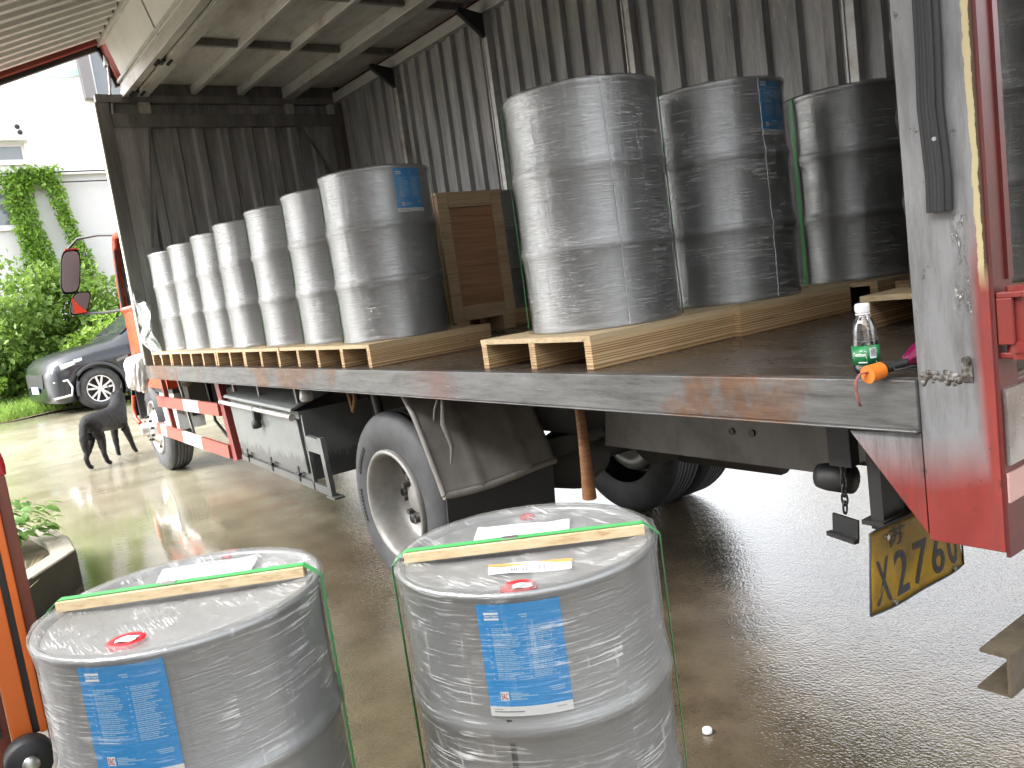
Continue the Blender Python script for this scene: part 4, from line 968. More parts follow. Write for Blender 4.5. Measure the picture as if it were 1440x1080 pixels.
    # ---- wheels
    def wheel(xc, y0, yw, rr, zc, near=1, rim='rim', cover=False):
        sgn = 1 if near else -1; yo = y0; yi = y0+sgn*yw
        wpt = empty('wheel', (xc, y0, zc)); wpt.parent = T; wpt.location = Vector((xc,y0,zc))-T.location
        ti = MB(); Y = lambda t: yo+sgn*t
        prof = [(.30,.02),(.33,.004),(.40,-.004),(.445,.004),(.475,.018),(.495,.04),(.5,.06)]
        g = yw-.12
        for k in range(5):
            a = .06+g*k/4.6
            prof += [(.5,a),(.5,a+g*.15),(.486,a+g*.165),(.486,a+g*.19)]
        prof += [(.5,yw-.06),(.495,yw-.04),(.475,yw-.018),(.445,yw-.004),(.33,yw-.004),(.30,yw-.02)]
        pr = [(r*rr/.5, Y(t)-0) for r, t in prof]
        ti.lathe(pr if near else pr, (xc,0,zc), 56, 'y')
        ti.build('tyre', M['tyre'], wpt)
        if near:
            for a0 in (R(158), R(200)):
                tx = MB()
                for i in range(9):
                    a = a0-i*R(3.2)
                    for r_ in (.385,):
                        c = Vector((xc+r_*math.cos(a)*rr/.5, yo-.006, zc+r_*math.sin(a)*rr/.5)); d1 = Vector((-math.sin(a),0,math.cos(a)))
                        tx.bar(c-d1*.006, c+d1*.006, .004, .022, Vector((math.cos(a),0,math.sin(a))))
                tx.build('sidewall_lettering', M['black'], wpt)
        ri = MB(); s = rr/.5
        if cover:
            pr = [(.30,.03),(.305,.0),(.285,-.012),(.27,.0),(.26,.05),(.19,.0),(.15,-.045),(.11,-.075),(.075,-.08),(.07,-.15),(.05,-.165),(0,-.165)]
        else:
            pr = [(.30,.03),(.303,.0),(.292,-.010),(.280,-.004),(.268,.02),(.256,.06),(.25,.13),(.235,.165),(.20,.185),(.155,.19),(.15,.165),(.085,.160),(.08,.135),(.07,.125),(.0,.122)]
        ri.lathe([(r*s, Y(t)) for r, t in pr], (xc,0,zc), 48, 'y')
        rm = ri.build('rim', M['chrome' if cover else 'rim'], wpt)
        if near:
            for k in range(10):
                a = 2*PI*k/10+.1; r_ = (.135 if cover else .125)*s; t = -.052 if cover else .15; h = MB()
                h.cyl((xc+r_*math.cos(a),Y(t+.02),zc+r_*math.sin(a)),(xc+r_*math.cos(a),Y(t-.03),zc+r_*math.sin(a)),.016 if not cover else .014,8)
                h.build('lug_nut', M['under' if not cover else 'black'], rm)
            for k in range(8):
                a = 2*PI*k/8; r_ = (.215 if cover else .2)*s; t = .02 if cover else .178; h = MB()
                h.lathe([(.0,-.012*sgn),(.026,-.012*sgn),(.028,.01*sgn)], Vector((xc+r_*math.cos(a), Y(t)-.004*sgn, zc+r_*math.sin(a))), 12, 'y'); h.build('vent_hole', M['black'], rm)
        return wpt
    wheel(-3.90, 1.905, .27, .5, .5); wheel(-3.90, 2.225, .27, .5, .5)
    wheel(-3.90, 4.12, .27, .5, .5, 0); wheel(-3.90, 3.80, .27, .5, .5, 0)
    wheel(-9.86, 2.06, .28, .5, .5, 1, cover=True); wheel(-9.86, 4.05, .28, .5, .5, 0)
    m = MB(); m.cyl((-3.8,2.4,.5),(-3.8,3.7,.5),.075,16); m.lathe([(0,-.24),(.14,-.2),(.2,0),(.14,.2),(0,.24)], (-3.8,3.05,.5), 20, 'y'); m.build('axle', M['under'], T)
    for y in (2.66, 3.42):
        m = MB()
        for k in range(6): m.tube([(-4.6+.06*k,y,.80-.022*k),(-3.8,y,.60-.02*k+.03),(-3.0-.06*k,y,.80-.022*k)], .03, 4)
        m.build('leaf_spring', M['under'], T)
    # mud guard behind the near rear wheels
    def mg(u, v):
        pts = [(-3.52,1.13),(-3.42,1.0),(-3.36,.86),(-3.30,.74),(-3.265,.655)]
        s = u*(len(pts)-1); i = min(int(s), len(pts)-2); f = s-i
        x = pts[i][0]*(1-f)+pts[i+1][0]*f; z = pts[i][1]*(1-f)+pts[i+1][1]*f
        y = 1.85+.67*v; rib = .012*(math.exp(-((v-.30)/.03)**2)+math.exp(-((v-.72)/.02)**2))
        return (x+rib+.015*math.sin(v*PI)*u, y, z-.01*math.sin(v*5)*u)
    m = MB(); m.grid(mg, 14, 26); g = m.build('mudguard', M['dusty'], T); so_ = g.modifiers.new('solid','SOLIDIFY'); so_.thickness = .012; so_.offset = 0
    m = MB(); m.tube([Vector(mg(u,0))+Vector((.004,0,0)) for u in (0,.2,.4,.6,.8,1)], .014, 8); m.tube([Vector(mg(1,v))+Vector((0,0,-.004)) for v in (0,.2,.4,.6,.8,1)], .018, 8); m.build('rolled_edge', M['dusty'], g)
    m = MB(); m.prism([(-3.27,1.86,.64),(-3.27,2.5,.64),(-3.30,2.5,.36),(-3.30,1.86,.40)], (.01,0,0)); m.build('mud_flap', M['rubber'], T)
    # ---- tool box
    tb = empty('tool_box', (-5.75, 2.1, .5)); tb.parent = T; tb.location = Vector((-5.75,2.1,.5))-T.location
    def fr(x, z): return z+(-.035*(x+6.4)/1.4)        # sits slightly out of level
    y0 = 1.90
    m = MB(); m.prism([(-6.36,y0+.02,.555),(-5.02,y0+.02,.50),(-5.09,y0+.02,.945),(-6.46,y0+.02,.985)], (0,.5,0)); m.build('box_body', M['boxgrey'], tb)
    m = MB(); m.prism([(-6.34,y0,.60),(-5.04,y0,.545),(-5.09,y0,.895),(-6.42,y0,.935)], (0,.018,0)); dr = m.build('door', M['boxgrey'], tb, bev=.003)
    m = MB(); m.cyl((-6.50,y0-.035,.962),(-5.08,y0-.035,.922),.0165,14); m.cyl((-6.515,y0-.035,.9625),(-6.50,y0-.035,.962),.024,12); m.cyl((-5.08,y0-.035,.922),(-5.065,y0-.035,.9215),.024,12); m.build('lock_bar', M['beam'], dr)
    m = MB(); m.box(-5.79,-5.75,y0-.05,y0-.005,.86,.955); m.lathe([(0,-.03),(.03,-.028),(.034,0),(.03,.028),(0,.03)], (-5.76,y0-.04,.835), 10, 'y'); m.build('padlock', M['black'], dr)
    for x in (-6.2, -5.70, -5.2): z = .565-.042*(x+6.36)/1.34; MB().cyl((x-.03,y0-.006,z),(x+.03,y0-.006,z),.013,8).box(x-.012,x+.012,y0-.006,y0,z-.05,z+.05).build('hinge', M['black'], dr)
    m = MB(); m.prism([(-6.36,y0,.552),(-4.76,y0,.490),(-4.76,y0,.438),(-6.36,y0,.512)], (0,.03,0)); m.build('bottom_rail', M['boxgrey'], tb)
    m = MB(); m.prism([(-6.46,y0-.03,1.0),(-5.09,y0-.03,.955),(-5.09,y0+.3,1.045),(-6.46,y0+.3,1.06)], (0,.006,.018)); m.build('lid_flange', M['boxgrey'], tb)
    for x in (-6.42, -5.86, -5.15): m = MB(); m.bar((x,y0+.06,.98),(x-.02,y0+.06,1.14), .03, .03, (1,0,0)); m.build('hanger', M['frame'], tb)
    m = MB(); m.prism([(-4.985,y0,.80),(-4.79,y0,.79),(-4.79,y0,.695),(-4.985,y0,.705)], (0,.03,0)); m.bar((-4.775,y0+.015,.80),(-4.735,y0+.015,.425), .03, .05, (1,0,0)); m.box(-4.78,-4.66,y0-.01,y0+.06,.425,.437); m.bar((-5.0,y0+.01,.93),(-4.97,y0+.01,.44), .02, .02, (1,0,0)); m.build('side_frame', M['boxgrey'], tb)
    # ---- side guard with red and white rails
    sg = empty('side_guard', (-7.7, 1.9, .5)); sg.parent = T; sg.location = Vector((-7.7,1.9,.5))-T.location
    for xa, xb, za, zb, hgt in ((-8.75,-6.72,.875,.885,.105),(-8.98,-6.64,.585,.545,.11)):
        n = 3 if za > .7 else 4
        cuts = [0,.48,.72,1.0] if za > .7 else [0,.07,.16,.42,.68,1.0]
        rl = MB()
        for i in range(len(cuts)-1):
            a, b = cuts[i], cuts[i+1]; rl.cur = (i % 2)
            pa = (xa+(xb-xa)*a, 1.90, za+(zb-za)*a); pb = (xa+(xb-xa)*b-.001, 1.90, za+(zb-za)*b); rl.bar(pa, pb, .025, hgt)
        rl.build('guard_rail', [M['whitered'], M['guardwhite']], sg)
    m = MB(); m.bar((-6.72,1.93,1.14),(-6.56,1.93,.48), .05, .10, (1,0,0)); m.build('guard_post', M['red'], sg)
    m = MB(); m.bar((-8.66,1.95,1.14),(-8.52,1.95,.56), .04, .05, (1,0,0)); m.build('guard_post', M['whitered'], sg)
    m = MB(); m.bar((-8.1,1.96,1.14),(-7.85,1.96,.55), .02, .025, (1,0,0)); m.build('guard_stay', M['steel'], sg)
    # dark gear behind the guard
    m = MB(); m.lathe([(0,-.42),(.13,-.40),(.16,-.34),(.16,.34),(.13,.40),(0,.42)], (-7.35,2.35,.82), 24, 'x'); m.build('air_tank', M['chassis'], T)
    m = MB(); m.lathe([(0,-.5),(.2,-.48),(.22,-.4),(.22,.4),(.2,.48),(0,.5)], (-7.6,2.6,.72), 24, 'x'); m.build('fuel_tank', M['chassis'], T)
    m = MB(); m.lathe([(0,-.035),(.05,-.02),(.055,.02),(0,.045)], (-8.05,2.02,1.07), 14, 'x'); m.bar((-8.05,2.02,1.08),(-8.05,2.02,1.14), .04, .03, (1,0,0)); m.build('marker_lamp', M['bracket'], T)
    m = MB(); m.tube([(-8.0,2.2,1.1),(-7.8,2.15,.85),(-7.55,2.2,.7),(-7.3,2.2,.95),(-7.1,2.2,1.1)], .02, 6); m.tube([(-7.7,2.1,1.1),(-7.62,2.1,.7),(-7.5,2.15,.55)], .015, 6); m.build('hose', M['rubber'], T)
    m = MB(); m.lathe([(0,-.02),(.035,-.02),(.045,.0),(.035,.05),(.02,.06),(.02,.12)], (-4.93,1.93,1.04), 14, 'z'); m.bar((-4.98,1.94,1.14),(-4.95,1.94,1.06), .04, .03, (1,0,0)); m.build('drain_fitting', M['beam'], T)
    m = MB(); m.box(-6.3,-4.6,2.75,2.80,.55,1.05); m.tube([(-4.55,2.2,1.12),(-4.5,2.2,.9),(-4.42,2.2,.7)], .03, 8); m.build('underbody_panel', M['under'], T)
    MB().box(-8.7,-8.36,2.1,4.0,.7,1.19).build('cab_mount', M['under'], T); MB().lathe([(0,-.3),(.11,-.3),(.11,.3),(0,.3)], (-2.7,3.2,.62), 14, 'x').build('air_tank', M['under'], T); m = MB(); m.lathe([(0,-.35),(.14,-.35),(.14,.35),(0,.35)], (-3.0,3.3,.70), 14, 'y'); m.build('suspension_gear', M['under'], T)
    # ---- cab
    cb = empty('cab', (-9.6, 3.0, .6)); cb.parent = T; cb.location = Vector((-9.6,3.0,.6))-T.location
    def sidey(x, z): return 1.99+.045*max(0, z-1.7)+.04*max(0, -x-9.7)**2*4
    m = MB()
    sec = []
    for x in (-8.62, -9.0, -9.4, -9.8, -10.1, -10.32):
        row = []
        for z in (.98, 1.25, 1.55, 1.82): row.append((x, sidey(x, z), z))
        sec.append(row)
    vs = [p for r_ in sec for p in r_]; k = 4
    m.add(vs, [(i*k+j, (i+1)*k+j, (i+1)*k+j+1, i*k+j+1) for i in range(len(sec)-1) for j in range(k-1)], True)
    m.add([(p[0], 6.0-p[1], p[2]) for p in vs], [(i*k+j, i*k+j+1, (i+1)*k+j+1, (i+1)*k+j) for i in range(len(sec)-1) for j in range(k-1)], True)
    m.box(-8.66,-8.62,1.99,4.01,.98,2.72); m.box(-10.75,-10.32,2.14,3.86,.6,1.82); m.build('cab_shell', M['cabred'], cb)
    m = MB(); m.box(-10.6,-8.63,2.02,3.98,.93,.99); m.build('cab_floor', M['black'], cb)
    m = MB(); m.prism([(-10.25,2.12,2.62),(-8.64,2.04,2.62),(-8.64,3.96,2.62),(-10.25,3.88,2.62)], (0,0,.12)); m.build('cab_roof', M['cabred'], cb, bev=.04)
    m = MB()
    def wf(x, z): return (x, sidey(x, z)-.004, z)
    fr_ = [wf(-8.66,1.84), wf(-10.12,1.84), wf(-10.18,2.1), wf(-10.05,2.5), wf(-9.9,2.64), wf(-8.66,2.64)]
    m.tube(fr_+[fr_[0]], .035, 8); m.build('door_window_frame', M['cabred'], cb)
    m = MB(); m.tube([(p[0]+.05,p[1]-.02,p[2]) for p in fr_[1:4]], .018, 6); m.build('window_seal', M['rubber'], cb)
    m = MB(); m.prism([(p[0], p[1]+.02, p[2]) for p in fr_], (0,.006,0)); m.build('side_window', M['glass'], cb)
    m = MB(); m.prism([(-10.62,2.2,1.84),(-10.62,3.8,1.84),(-10.3,3.75,2.62),(-10.3,2.25,2.62)], (-.01,0,0)); m.build('windscreen', M['glass'], cb)
    m = MB(); m.bar((-9.95,1.955,1.34),(-10.1,1.86,1.30), .05, .03); m.build('door_handle', M['black'], cb)
    m = MB(); m.lathe([(.60,-.05),(.63,-.05),(.63,.25),(.60,.25)], (-9.86,2.02,.5), 40, 'y', a0=R(10), a1=R(170)); m.build('wheel_arch', M['rubber'], cb)
    m = MB(); m.box(-9.3,-8.7,2.04,2.3,.55,1.0); m.build('rear_arch_panel', M['lamp'], cb)
    m = MB(); m.prism([(-10.55,2.05,.55),(-10.15,1.99,.60),(-10.22,1.99,1.0),(-10.6,2.05,1.0)], (0,.25,0)); m.build('entry_step_panel', M['black'], cb)
    m = MB(); m.tube([(-10.30,1.98,.86),(-10.34,1.965,.72),(-10.28,1.955,.60),(-10.12,1.96,.55)], .022, 8); m.build('bumper_end', M['cabred'], cb)
    def mirror(name, c, hw, hh, red=False):
        x, y, z = c; m = MB()
        m.lathe([(0,-.06),(.6,-.055),(.95,-.02),(1.0,.02),(1.0,.04)], (0,0,0), 28, 'x')
        v = []
        for p in m.v:
            py, pz = p[1], p[2]; n_ = 4; rr_ = math.hypot(py, pz)
            if rr_ > 1e-6:
                a = math.atan2(pz, py); sq = rr_/((abs(math.cos(a))**n_+abs(math.sin(a))**n_)**(1/n_)); py, pz = sq*math.cos(a), sq*math.sin(a)
            v.append((x+p[0], y+py*hw+pz*.05, z+pz*hh))
        m.v = v; o = m.build(name, M['rubber'], cb)
        f = MB(); pts = []
        for i in range(28):
            a = 2*PI*i/28; sq = .90/((abs(math.cos(a))**4+abs(math.sin(a))**4)**.25); pts.append((x+.036, y+sq*math.cos(a)*hw+sq*math.sin(a)*.05, z+sq*math.sin(a)*hh))
        f.prism(pts, (.004,0,0)); f.build('mirror_glass', M['mirror'], o)
        r_ = MB()
        if red: r_.prism([(x+.042,y-hw*.86,z-hh*.85),(x+.042,y+hw*.62,z-hh*.88),(x+.042,y+hw*.3,z-hh*.62),(x+.042,y-hw*.3,z-hh*.1),(x+.042,y-hw*.78,z+hh*.62)], (.003,0,0))
        else: r_.bar((x-.0,y-hw*.6+.05,z+hh*1.0), (x-.0,y+hw*.75+.05,z+hh*1.0), .05, .02)
        r_.build('red_trim', M['cabred'], o)
        return o
    mirror('mirror', (-10.8,1.665,2.37), .105, .255); mirror('small_mirror', (-10.8,1.70,2.0), .10, .13, True)
    m = MB(); m.tube([(-10.8,1.67,2.61),(-10.75,1.80,2.735),(-10.6,2.0,2.745),(-10.3,2.12,2.70)], .016, 8); m.tube([(-10.8,1.74,1.875),(-10.6,1.92,1.855),(-10.25,2.04,1.85)], .016, 8); m.tube([(-10.82,1.67,2.62),(-10.82,1.72,1.86)], .014, 8); m.build('mirror_arm', M['black'], cb)
    return T
truck()

# ================================================================== PALLETS
def pallet_proto(w_=.66, d=.75, h=.117):
    """short pallet of laminated pine: a deck sheet on three runners; origin at the middle of its base"""
    t = empty('pallet', (0,0,0))
    MB().box(-w_/2, w_/2, -d/2, d/2, h-.019, h).build('deck', M['deck'], t, local=True)
    for x in (-w_/2+.0175, 0, w_/2-.0175):
        MB().box(x-.0175, x+.0175, -d/2+.002, d/2-.002, 0, h-.0195).build('runner', M['pine'], t, local=True)
    return t
PAL = pallet_proto(); pal_used = False
def place_pallet(x, y, z, rz, label, group):
    global pal_used
    o = copy_tree(PAL) if pal_used else PAL
    pal_used = True
    o.location = (x, y, z); o.rotation_euler = (0, 0, rz); tag(o, label, 'pallet', group)
    return o

# ================================================================== DRUMS (0.88 m steel drums in stretch film)
DH, DR = .88, .2865
def drum_body_mb():
    p = [(0,.012),(.27,.012),(.276,.0),(.290,.0),(.293,.006),(.293,.014),(.288,.02),(.2865,.03)]
    for zc in (.305, .59):
        for dz, dr in ((-.03,0),(-.018,.003),(-.010,.0085),(0,.0105),(.010,.0085),(.018,.003),(.03,0)): p.append((DR+dr, zc+dz))
    p += [(DR,.855),(.288,.862),(.293,.868),(.294,.874),(.291,.880),(.285,.879),(.279,.872),(.278,.862)]
    return MB().lathe(p, n=72)
def film_mb(seed, top=True):
    """stretch film: hugs the drum, bridges the hoops, puckers at the rims"""
    sx = seed*3.7; m = MB()
    prof = [(.291,.003),(.2915,.02),(.2895,.06),(.289,.15),(.2895,.24),(.294,.28),(.2985,.305),(.294,.33),(.2895,.37),(.289,.45),(.2895,.53),(.294,.565),(.2985,.59),(.294,.615),(.2895,.66),(.289,.74),(.2895,.82),(.293,.855),(.2965,.872),(.2945,.884)]
    if top: prof += [(.285,.8855),(.265,.880),(.22,.8725),(.16,.869),(.08,.8675),(.004,.8675)]
    n = 120; L = [0]
    for i in range(1, len(prof)): L.append(L[-1]+math.hypot(prof[i][0]-prof[i-1][0], prof[i][1]-prof[i-1][1]))
    vs, uvs = [], []
    for q, (r, z) in enumerate(prof):
        for i in range(n+1):
            t = 2*PI*i/n; c, s = math.cos(t), math.sin(t)
            k = .0022*noise.noise(Vector((c*5+sx, s*5, z*9)))+.0014*noise.noise(Vector((c*14+sx, s*14, z*3+t*2)))+.0006*noise.noise(Vector((c*40+sx, s*40, z*6)))+.0035*max(0, noise.noise(Vector((c*7+sx*1.3, s*7, z*1.5)))-.25)*(1+2*max(0, z-.78)/.1)
            if q >= 20:
                vs.append((r*c, r*s, z+.0016*noise.noise(Vector((c*r*30+sx, s*r*30, 1)))+.0008)); uvs.append((r*c*2+.5, r*s*2+.7))
            else:
                rr = r+max(-.0008, k)+.0028; vs.append((rr*c, rr*s, z)); uvs.append((t*.29, L[q]))
    for q in range(len(prof)-1):
        for i in range(n): m.m.append(1 if q >= 20 else 0); m.sm.append(True); f = [q*(n+1)+i, q*(n+1)+i+1, (q+1)*(n+1)+i+1, (q+1)*(n+1)+i]; m.uv[len(m.f)] = [uvs[k] for k in f]; m.f.append(f)
    m.v = [tuple(p) for p in vs]
    return m
def label_parts(parent, a0, a1, z0, z1, detail=True, tilt=0.0):
    """paper label bent round the drum: blue field over a white foot strip, with its print"""
    rl = .2885
    def W(u, v, r=rl): a = a0+(a1-a0)*u; return (r*math.cos(a), r*math.sin(a), z0+(z1-z0)*v+tilt*(u-.5))
    def rect(m, u0, u1, v0, v1, r, n=8):
        m.grid(lambda u, v: W(u0+(u1-u0)*u, v0+(v1-v0)*v, r), n, 1, False)
    m = MB(); rect(m, 0, 1, .088, 1, rl, 20); m.cur = 1; rect(m, 0, 1, 0, .088, rl, 20)
    lab = m.build('label', [M['blue'], M['labelwhite']], parent, local=True)
    sd_ = lab.modifiers.new('solid', 'SOLIDIFY'); sd_.thickness = .0006; sd_.offset = 1
    rp = rl+.0009; m = MB()
    asp = (z1-z0)/(rl*(a1-a0))
    def text(body, u, v, h, ww, mb, bold=0.01):
        vv, f = text_geo(body, 1, bold); xs_ = [p[0] for p in vv]; ys_ = [p[1] for p in vv]; a, b, c, d = min(xs_), max(xs_), min(ys_), max(ys_)
        mb.add([W(u+ww*(p[0]-a)/(b-a), v+h*(p[1]-c)/(d-c), rp) for p in vv], f)
    rect(m, .085, .265, .912, .930, rp); rect(m, .085, .265, .862, .880, rp); text('Atlas Copco', .088, .884, .025, .174, m, .03)
    m.build('wordmark', M['print'], lab, local=True)
    m = MB(); r = random.Random(4)
    cols = [(.10,.16,.50),(.55,.60,.93)]
    for ci, (ub, ut, ue) in enumerate(cols):
        v = .785 if ci == 0 else .79; k = 0
        while v > .33:
            if k % 3 == 0: rect(m, ub, ub+.022, v, v+.008, rp, 1)
            u = ut
            end = ue-r.uniform(0, .12 if k % 3 != 2 else .22)
            while u < end:
                wl = r.uniform(.02, .09); rect(m, u, min(u+wl, end), v, v+.0075, rp, 2); u += wl+.008
            v -= .0155 if k % 3 != 2 else .019; k += 1
    for k in range(5): rect(m, .28, .28+(.14, .22, .33, .12, .2)[k], .205-.014*k, .213-.014*k, rp, 3)
    for k in range(3): rect(m, .74+.02*k, .93, .235-.016*k, .242-.016*k, rp, 2)
    for k in range(2): rect(m, .50+.03*k, .60, .895-.02*k, .905-.02*k, rp, 2)
    m.build('small_print', M['lineprint'], lab, local=True)
    m = MB(); rect(m, .155, .255, .145, .222, rp, 2); m.cur = 1; text('EAC', .166, .155, .057, .078, m, .02)
    # eac sits on its own white box
    for i, f in enumerate(m.f): pass
    o = m.build('conformity_mark', [M['print'], M['redink']], lab, local=True)
    for p in o.data.polygons:
        if p.material_index == 1:
            for vi in p.vertices: 
                co = o.data.vertices[vi].co; l = math.hypot(co.x, co.y); s = (rp+.0006)/l; co.x *= s; co.y *= s
    m = MB(); rect(m, .05, .16, .060, .066, rp, 2); rect(m, .05, .42, .036, .047, rp, 4); rect(m, .80, .92, .05, .056, rp, 2); m.build('foot_print', M['greyprint'], lab, local=True)
    return lab
def drum_proto(seed, label=None, close=False, bungs=None, edge=None):
    t = empty('drum', (0,0,0))
    drum_body_mb().build('drum_body', M['drum'], t, local=True)
    MB().lathe([(.2785,.864),(.272,.866),(.2,.8645),(0,.864)], n=64).build('lid', M['drum'], t, local=True)
    film_mb(seed).build('stretch_film', [M['clearfilm' if close else 'film'], M['lidfilm']], t, local=True)
    if label: label_parts(t, *label)
    if edge is not None:      # crinkled free edge of the film running down the drum
        m = MB(); r = random.Random(seed); vs = []; n = 90
        for i in range(n+1):
            z = .01+.865*i/n; a = edge+.010*math.sin(z*5)+r.uniform(-.006,.006); w_ = r.uniform(.002,.012)
            rr = .2945+.006*max(0, 1-abs(z-.305)/.03)+.006*max(0, 1-abs(z-.59)/.03)+r.uniform(.0,.003)
            for q, dr in ((-w_*.5, 0), (0, .003), (w_*.5, .0)): vs.append(((rr+dr)*math.cos(a+q), (rr+dr)*math.sin(a+q), z))
        m.add(vs, [(3*i+j, 3*i+j+1, 3*i+j+4, 3*i+j+3) for i in range(n) for j in range(2)]); m.build('film_edge', M['filmedge'], t, local=True)
    if bungs:
        for x, y, r in bungs:
            m = MB(); m.lathe([(r,.864),(r,.871),(r*.92,.874),(r*.6,.874),(r*.55,.8725),(0,.8725)], (x, y, .0), 24)
            for k in range(18): a = 2*PI*k/18; m.box(x+r*math.cos(a)-.0015, x+r*math.cos(a)+.0015, y+r*math.sin(a)-.0015, y+r*math.sin(a)+.0015, .864, .8725)
            m.build('bung_cap', M['bung'], t, local=True)
    return t
def put(o, x, y, z, rz, label, group, cat='drum'):
    o.location = (x, y, z); o.rotation_euler = (0, 0, rz); tag(o, label, cat, group); return o
def strap(x, y, z0, zt, a, label, group, batten=True, zpal=0.0, ext=.0):
    """green strapping band over the lid and down both sides to the pallet"""
    r = .3035; c, s = math.cos(a), math.sin(a); w_ = .0105; px, py = -s*w_, c*w_
    top = zt+(.0245 if batten else .006)
    path = [(-r-.004-ext, z0-zpal), (-r, z0+.2), (-r, zt-.006), (-r+.012, zt+.006), (-.268, top), (0, top+.001), (.268, top), (r-.012, zt+.006), (r, zt-.006), (r, z0+.2), (r+.004+ext, z0-zpal)]
    m = MB(); vs = []
    for d, z in path: vs += [(x+c*d+px, y+s*d+py, z), (x+c*d-px, y+s*d-py, z)]
    m.add(vs, [(2*i, 2*i+1, 2*i+3, 2*i+2) for i in range(len(path)-1)])
    e = empty('strapping_band', (x, y, z0), label, 'strap', group)
    o = m.build('band', M['strap'], e); sm = o.modifiers.new('solid', 'SOLIDIFY'); sm.thickness = .0012; sm.offset = 0
    m = MB(); cx, cy = x-c*.03, y-s*.03
    m.bar((cx-c*.018, cy-s*.018, top+.0015), (cx+c*.018, cy+s*.018, top+.0015), .017, .0035); m.build('clip', M['clip'], e)
    return e
def batten(x, y, zt, a, label):
    c, s = math.cos(a), math.sin(a); h = .27
    m = MB(); m.bar((x-c*h, y-s*h, zt+.0115), (x+c*h, y+s*h, zt+.0115), .036, .022)
    t = m.build('wooden_batten', M['deck'], bev=.001)
    return tag(t, label, 'batten', 'wooden battens strapped across the lids')

ZP = ZB+.117            # top of a pallet on the truck bed
GR = 'film wrapped drums in the row along the near edge of the truck'
base = drum_proto(1); first = True
xs_row = [-4.08, -4.70, -5.33, -5.99, -6.66, -7.32, -7.98]
lab_row = ['row drum with a blue label at its upper right, beside the wooden crate',
 'second drum of the row on the truck, counted from the one with the blue label',
 'third drum of the row on the truck, counted from the one with the blue label',
 'middle drum of the seven in the row on the truck, fourth from the blue label',
 'fifth drum of the row on the truck, third from the front wall end',
 'last but one drum of the row, next to the drum at the front wall',
 'end drum of the row on the truck, closest to the front wall and loose film']
second = None
for i, x in enumerate(xs_row):
    if i == 0: o = drum_proto(2, (R(-8), R(26), .64, .862))
    elif i == 1: o = base
    else: o = drum_proto(10+i*3)
    put(o, x, 2.19+.012*((i*5) % 3-1), ZP, 0 if i == 0 else R(47*i), lab_row[i], GR)
    nm = ['nearest', 'second', 'third', 'middle', 'fifth', 'sixth', 'end'][i]
    place_pallet(x, 2.20+.006*(i % 2), ZB+.001, R((.6, -.8, .4, -.5, .9, -.3, .5)[i]),
        ['pale wooden pallet under the row drum that has the blue label', 'pale wooden pallet under the second drum of the row', 'pale wooden pallet under the third drum of the row', 'pale wooden pallet under the middle drum of the row',
         'pale wooden pallet under the fifth drum of the row', 'pale wooden pallet under the last but one drum of the row', 'pale wooden pallet under the end drum by the front wall'][i], 'pallets in the row along the truck edge')
    strap(x, 2.19+.012*((i*5) % 3-1), ZP, ZP+DH, R(52+3*(i % 3)), ['green band on the row drum that has the blue label', 'green band on the second drum of the row', 'green band on the third drum of the row', 'green band on the middle drum of the row',
         'green band on the fifth drum of the row', 'green band on the last but one drum of the row', 'green band on the end drum by the front wall'][i], 'green bands on the drums of the truck row', False, .012)
GC = 'film wrapped drums standing crosswise at the rear of the truck'
put(drum_proto(41, None, False, None, R(-26)), -2.435, 2.225, ZP, 0, 'large shiny drum standing foremost at the bed edge, green band on its left', GC)
put(drum_proto(3, (R(-12), R(22), .655, .878), False, None, R(-12)), -2.39, 2.94, ZP, 0, 'blue labelled drum between the large foremost drum and the dark corner drum', GC)
put(copy_tree(base), -2.32, 3.83, ZP, R(310), 'dark drum in the far corner with a green band, left of the rear post', GC)
put(copy_tree(base), -1.31, 3.05, ZP, R(80), 'drum seen to the right of the red rear post', GC)
put(copy_tree(base), -5.35, 3.78, ZP, R(140), 'dark wrapped drum in shadow, squeezed between the crate and the foremost drum', GC)
place_pallet(-2.435, 2.215, ZB+.001, 0, 'pale pallet under the foremost large drum, nearest to the bed edge', 'pallets at the rear of the truck bed')
place_pallet(-2.40, 2.966, ZB+.001, R(-.6), 'pale pallet end to end behind the foremost one, under the second drum', 'pallets at the rear of the truck bed')
place_pallet(-2.33, 3.765, ZB+.001, R(3), 'pale pallet under the dark corner drum, behind the water bottle', 'pallets at the rear of the truck bed')
place_pallet(-1.30, 3.05, ZB+.001, R(2), 'pale pallet under the drum right of the red rear post', 'pallets at the rear of the truck bed')
place_pallet(-5.35, 3.76, ZB+.001, R(0), 'pallet in shadow under the dark drum behind the crate', 'pallets at the rear of the truck bed')
strap(-2.435, 2.225, ZP, ZP+DH, R(54), 'green band down the left side of the foremost large drum', 'green bands on the rear drums', False, .012)
strap(-2.32, 3.83, ZP, ZP+DH, R(71), 'green band down the dark corner drum left of the rear post', 'green bands on the rear drums', False, .012)
# spare runner block beside the corner pallet
tag(MB().box(-1.98, -1.80, 3.55, 3.66, ZB+.001, ZB+.10).build('wood_block', M['pine']), 'short pale wood block on the bed beside the corner pallet', 'wood block')

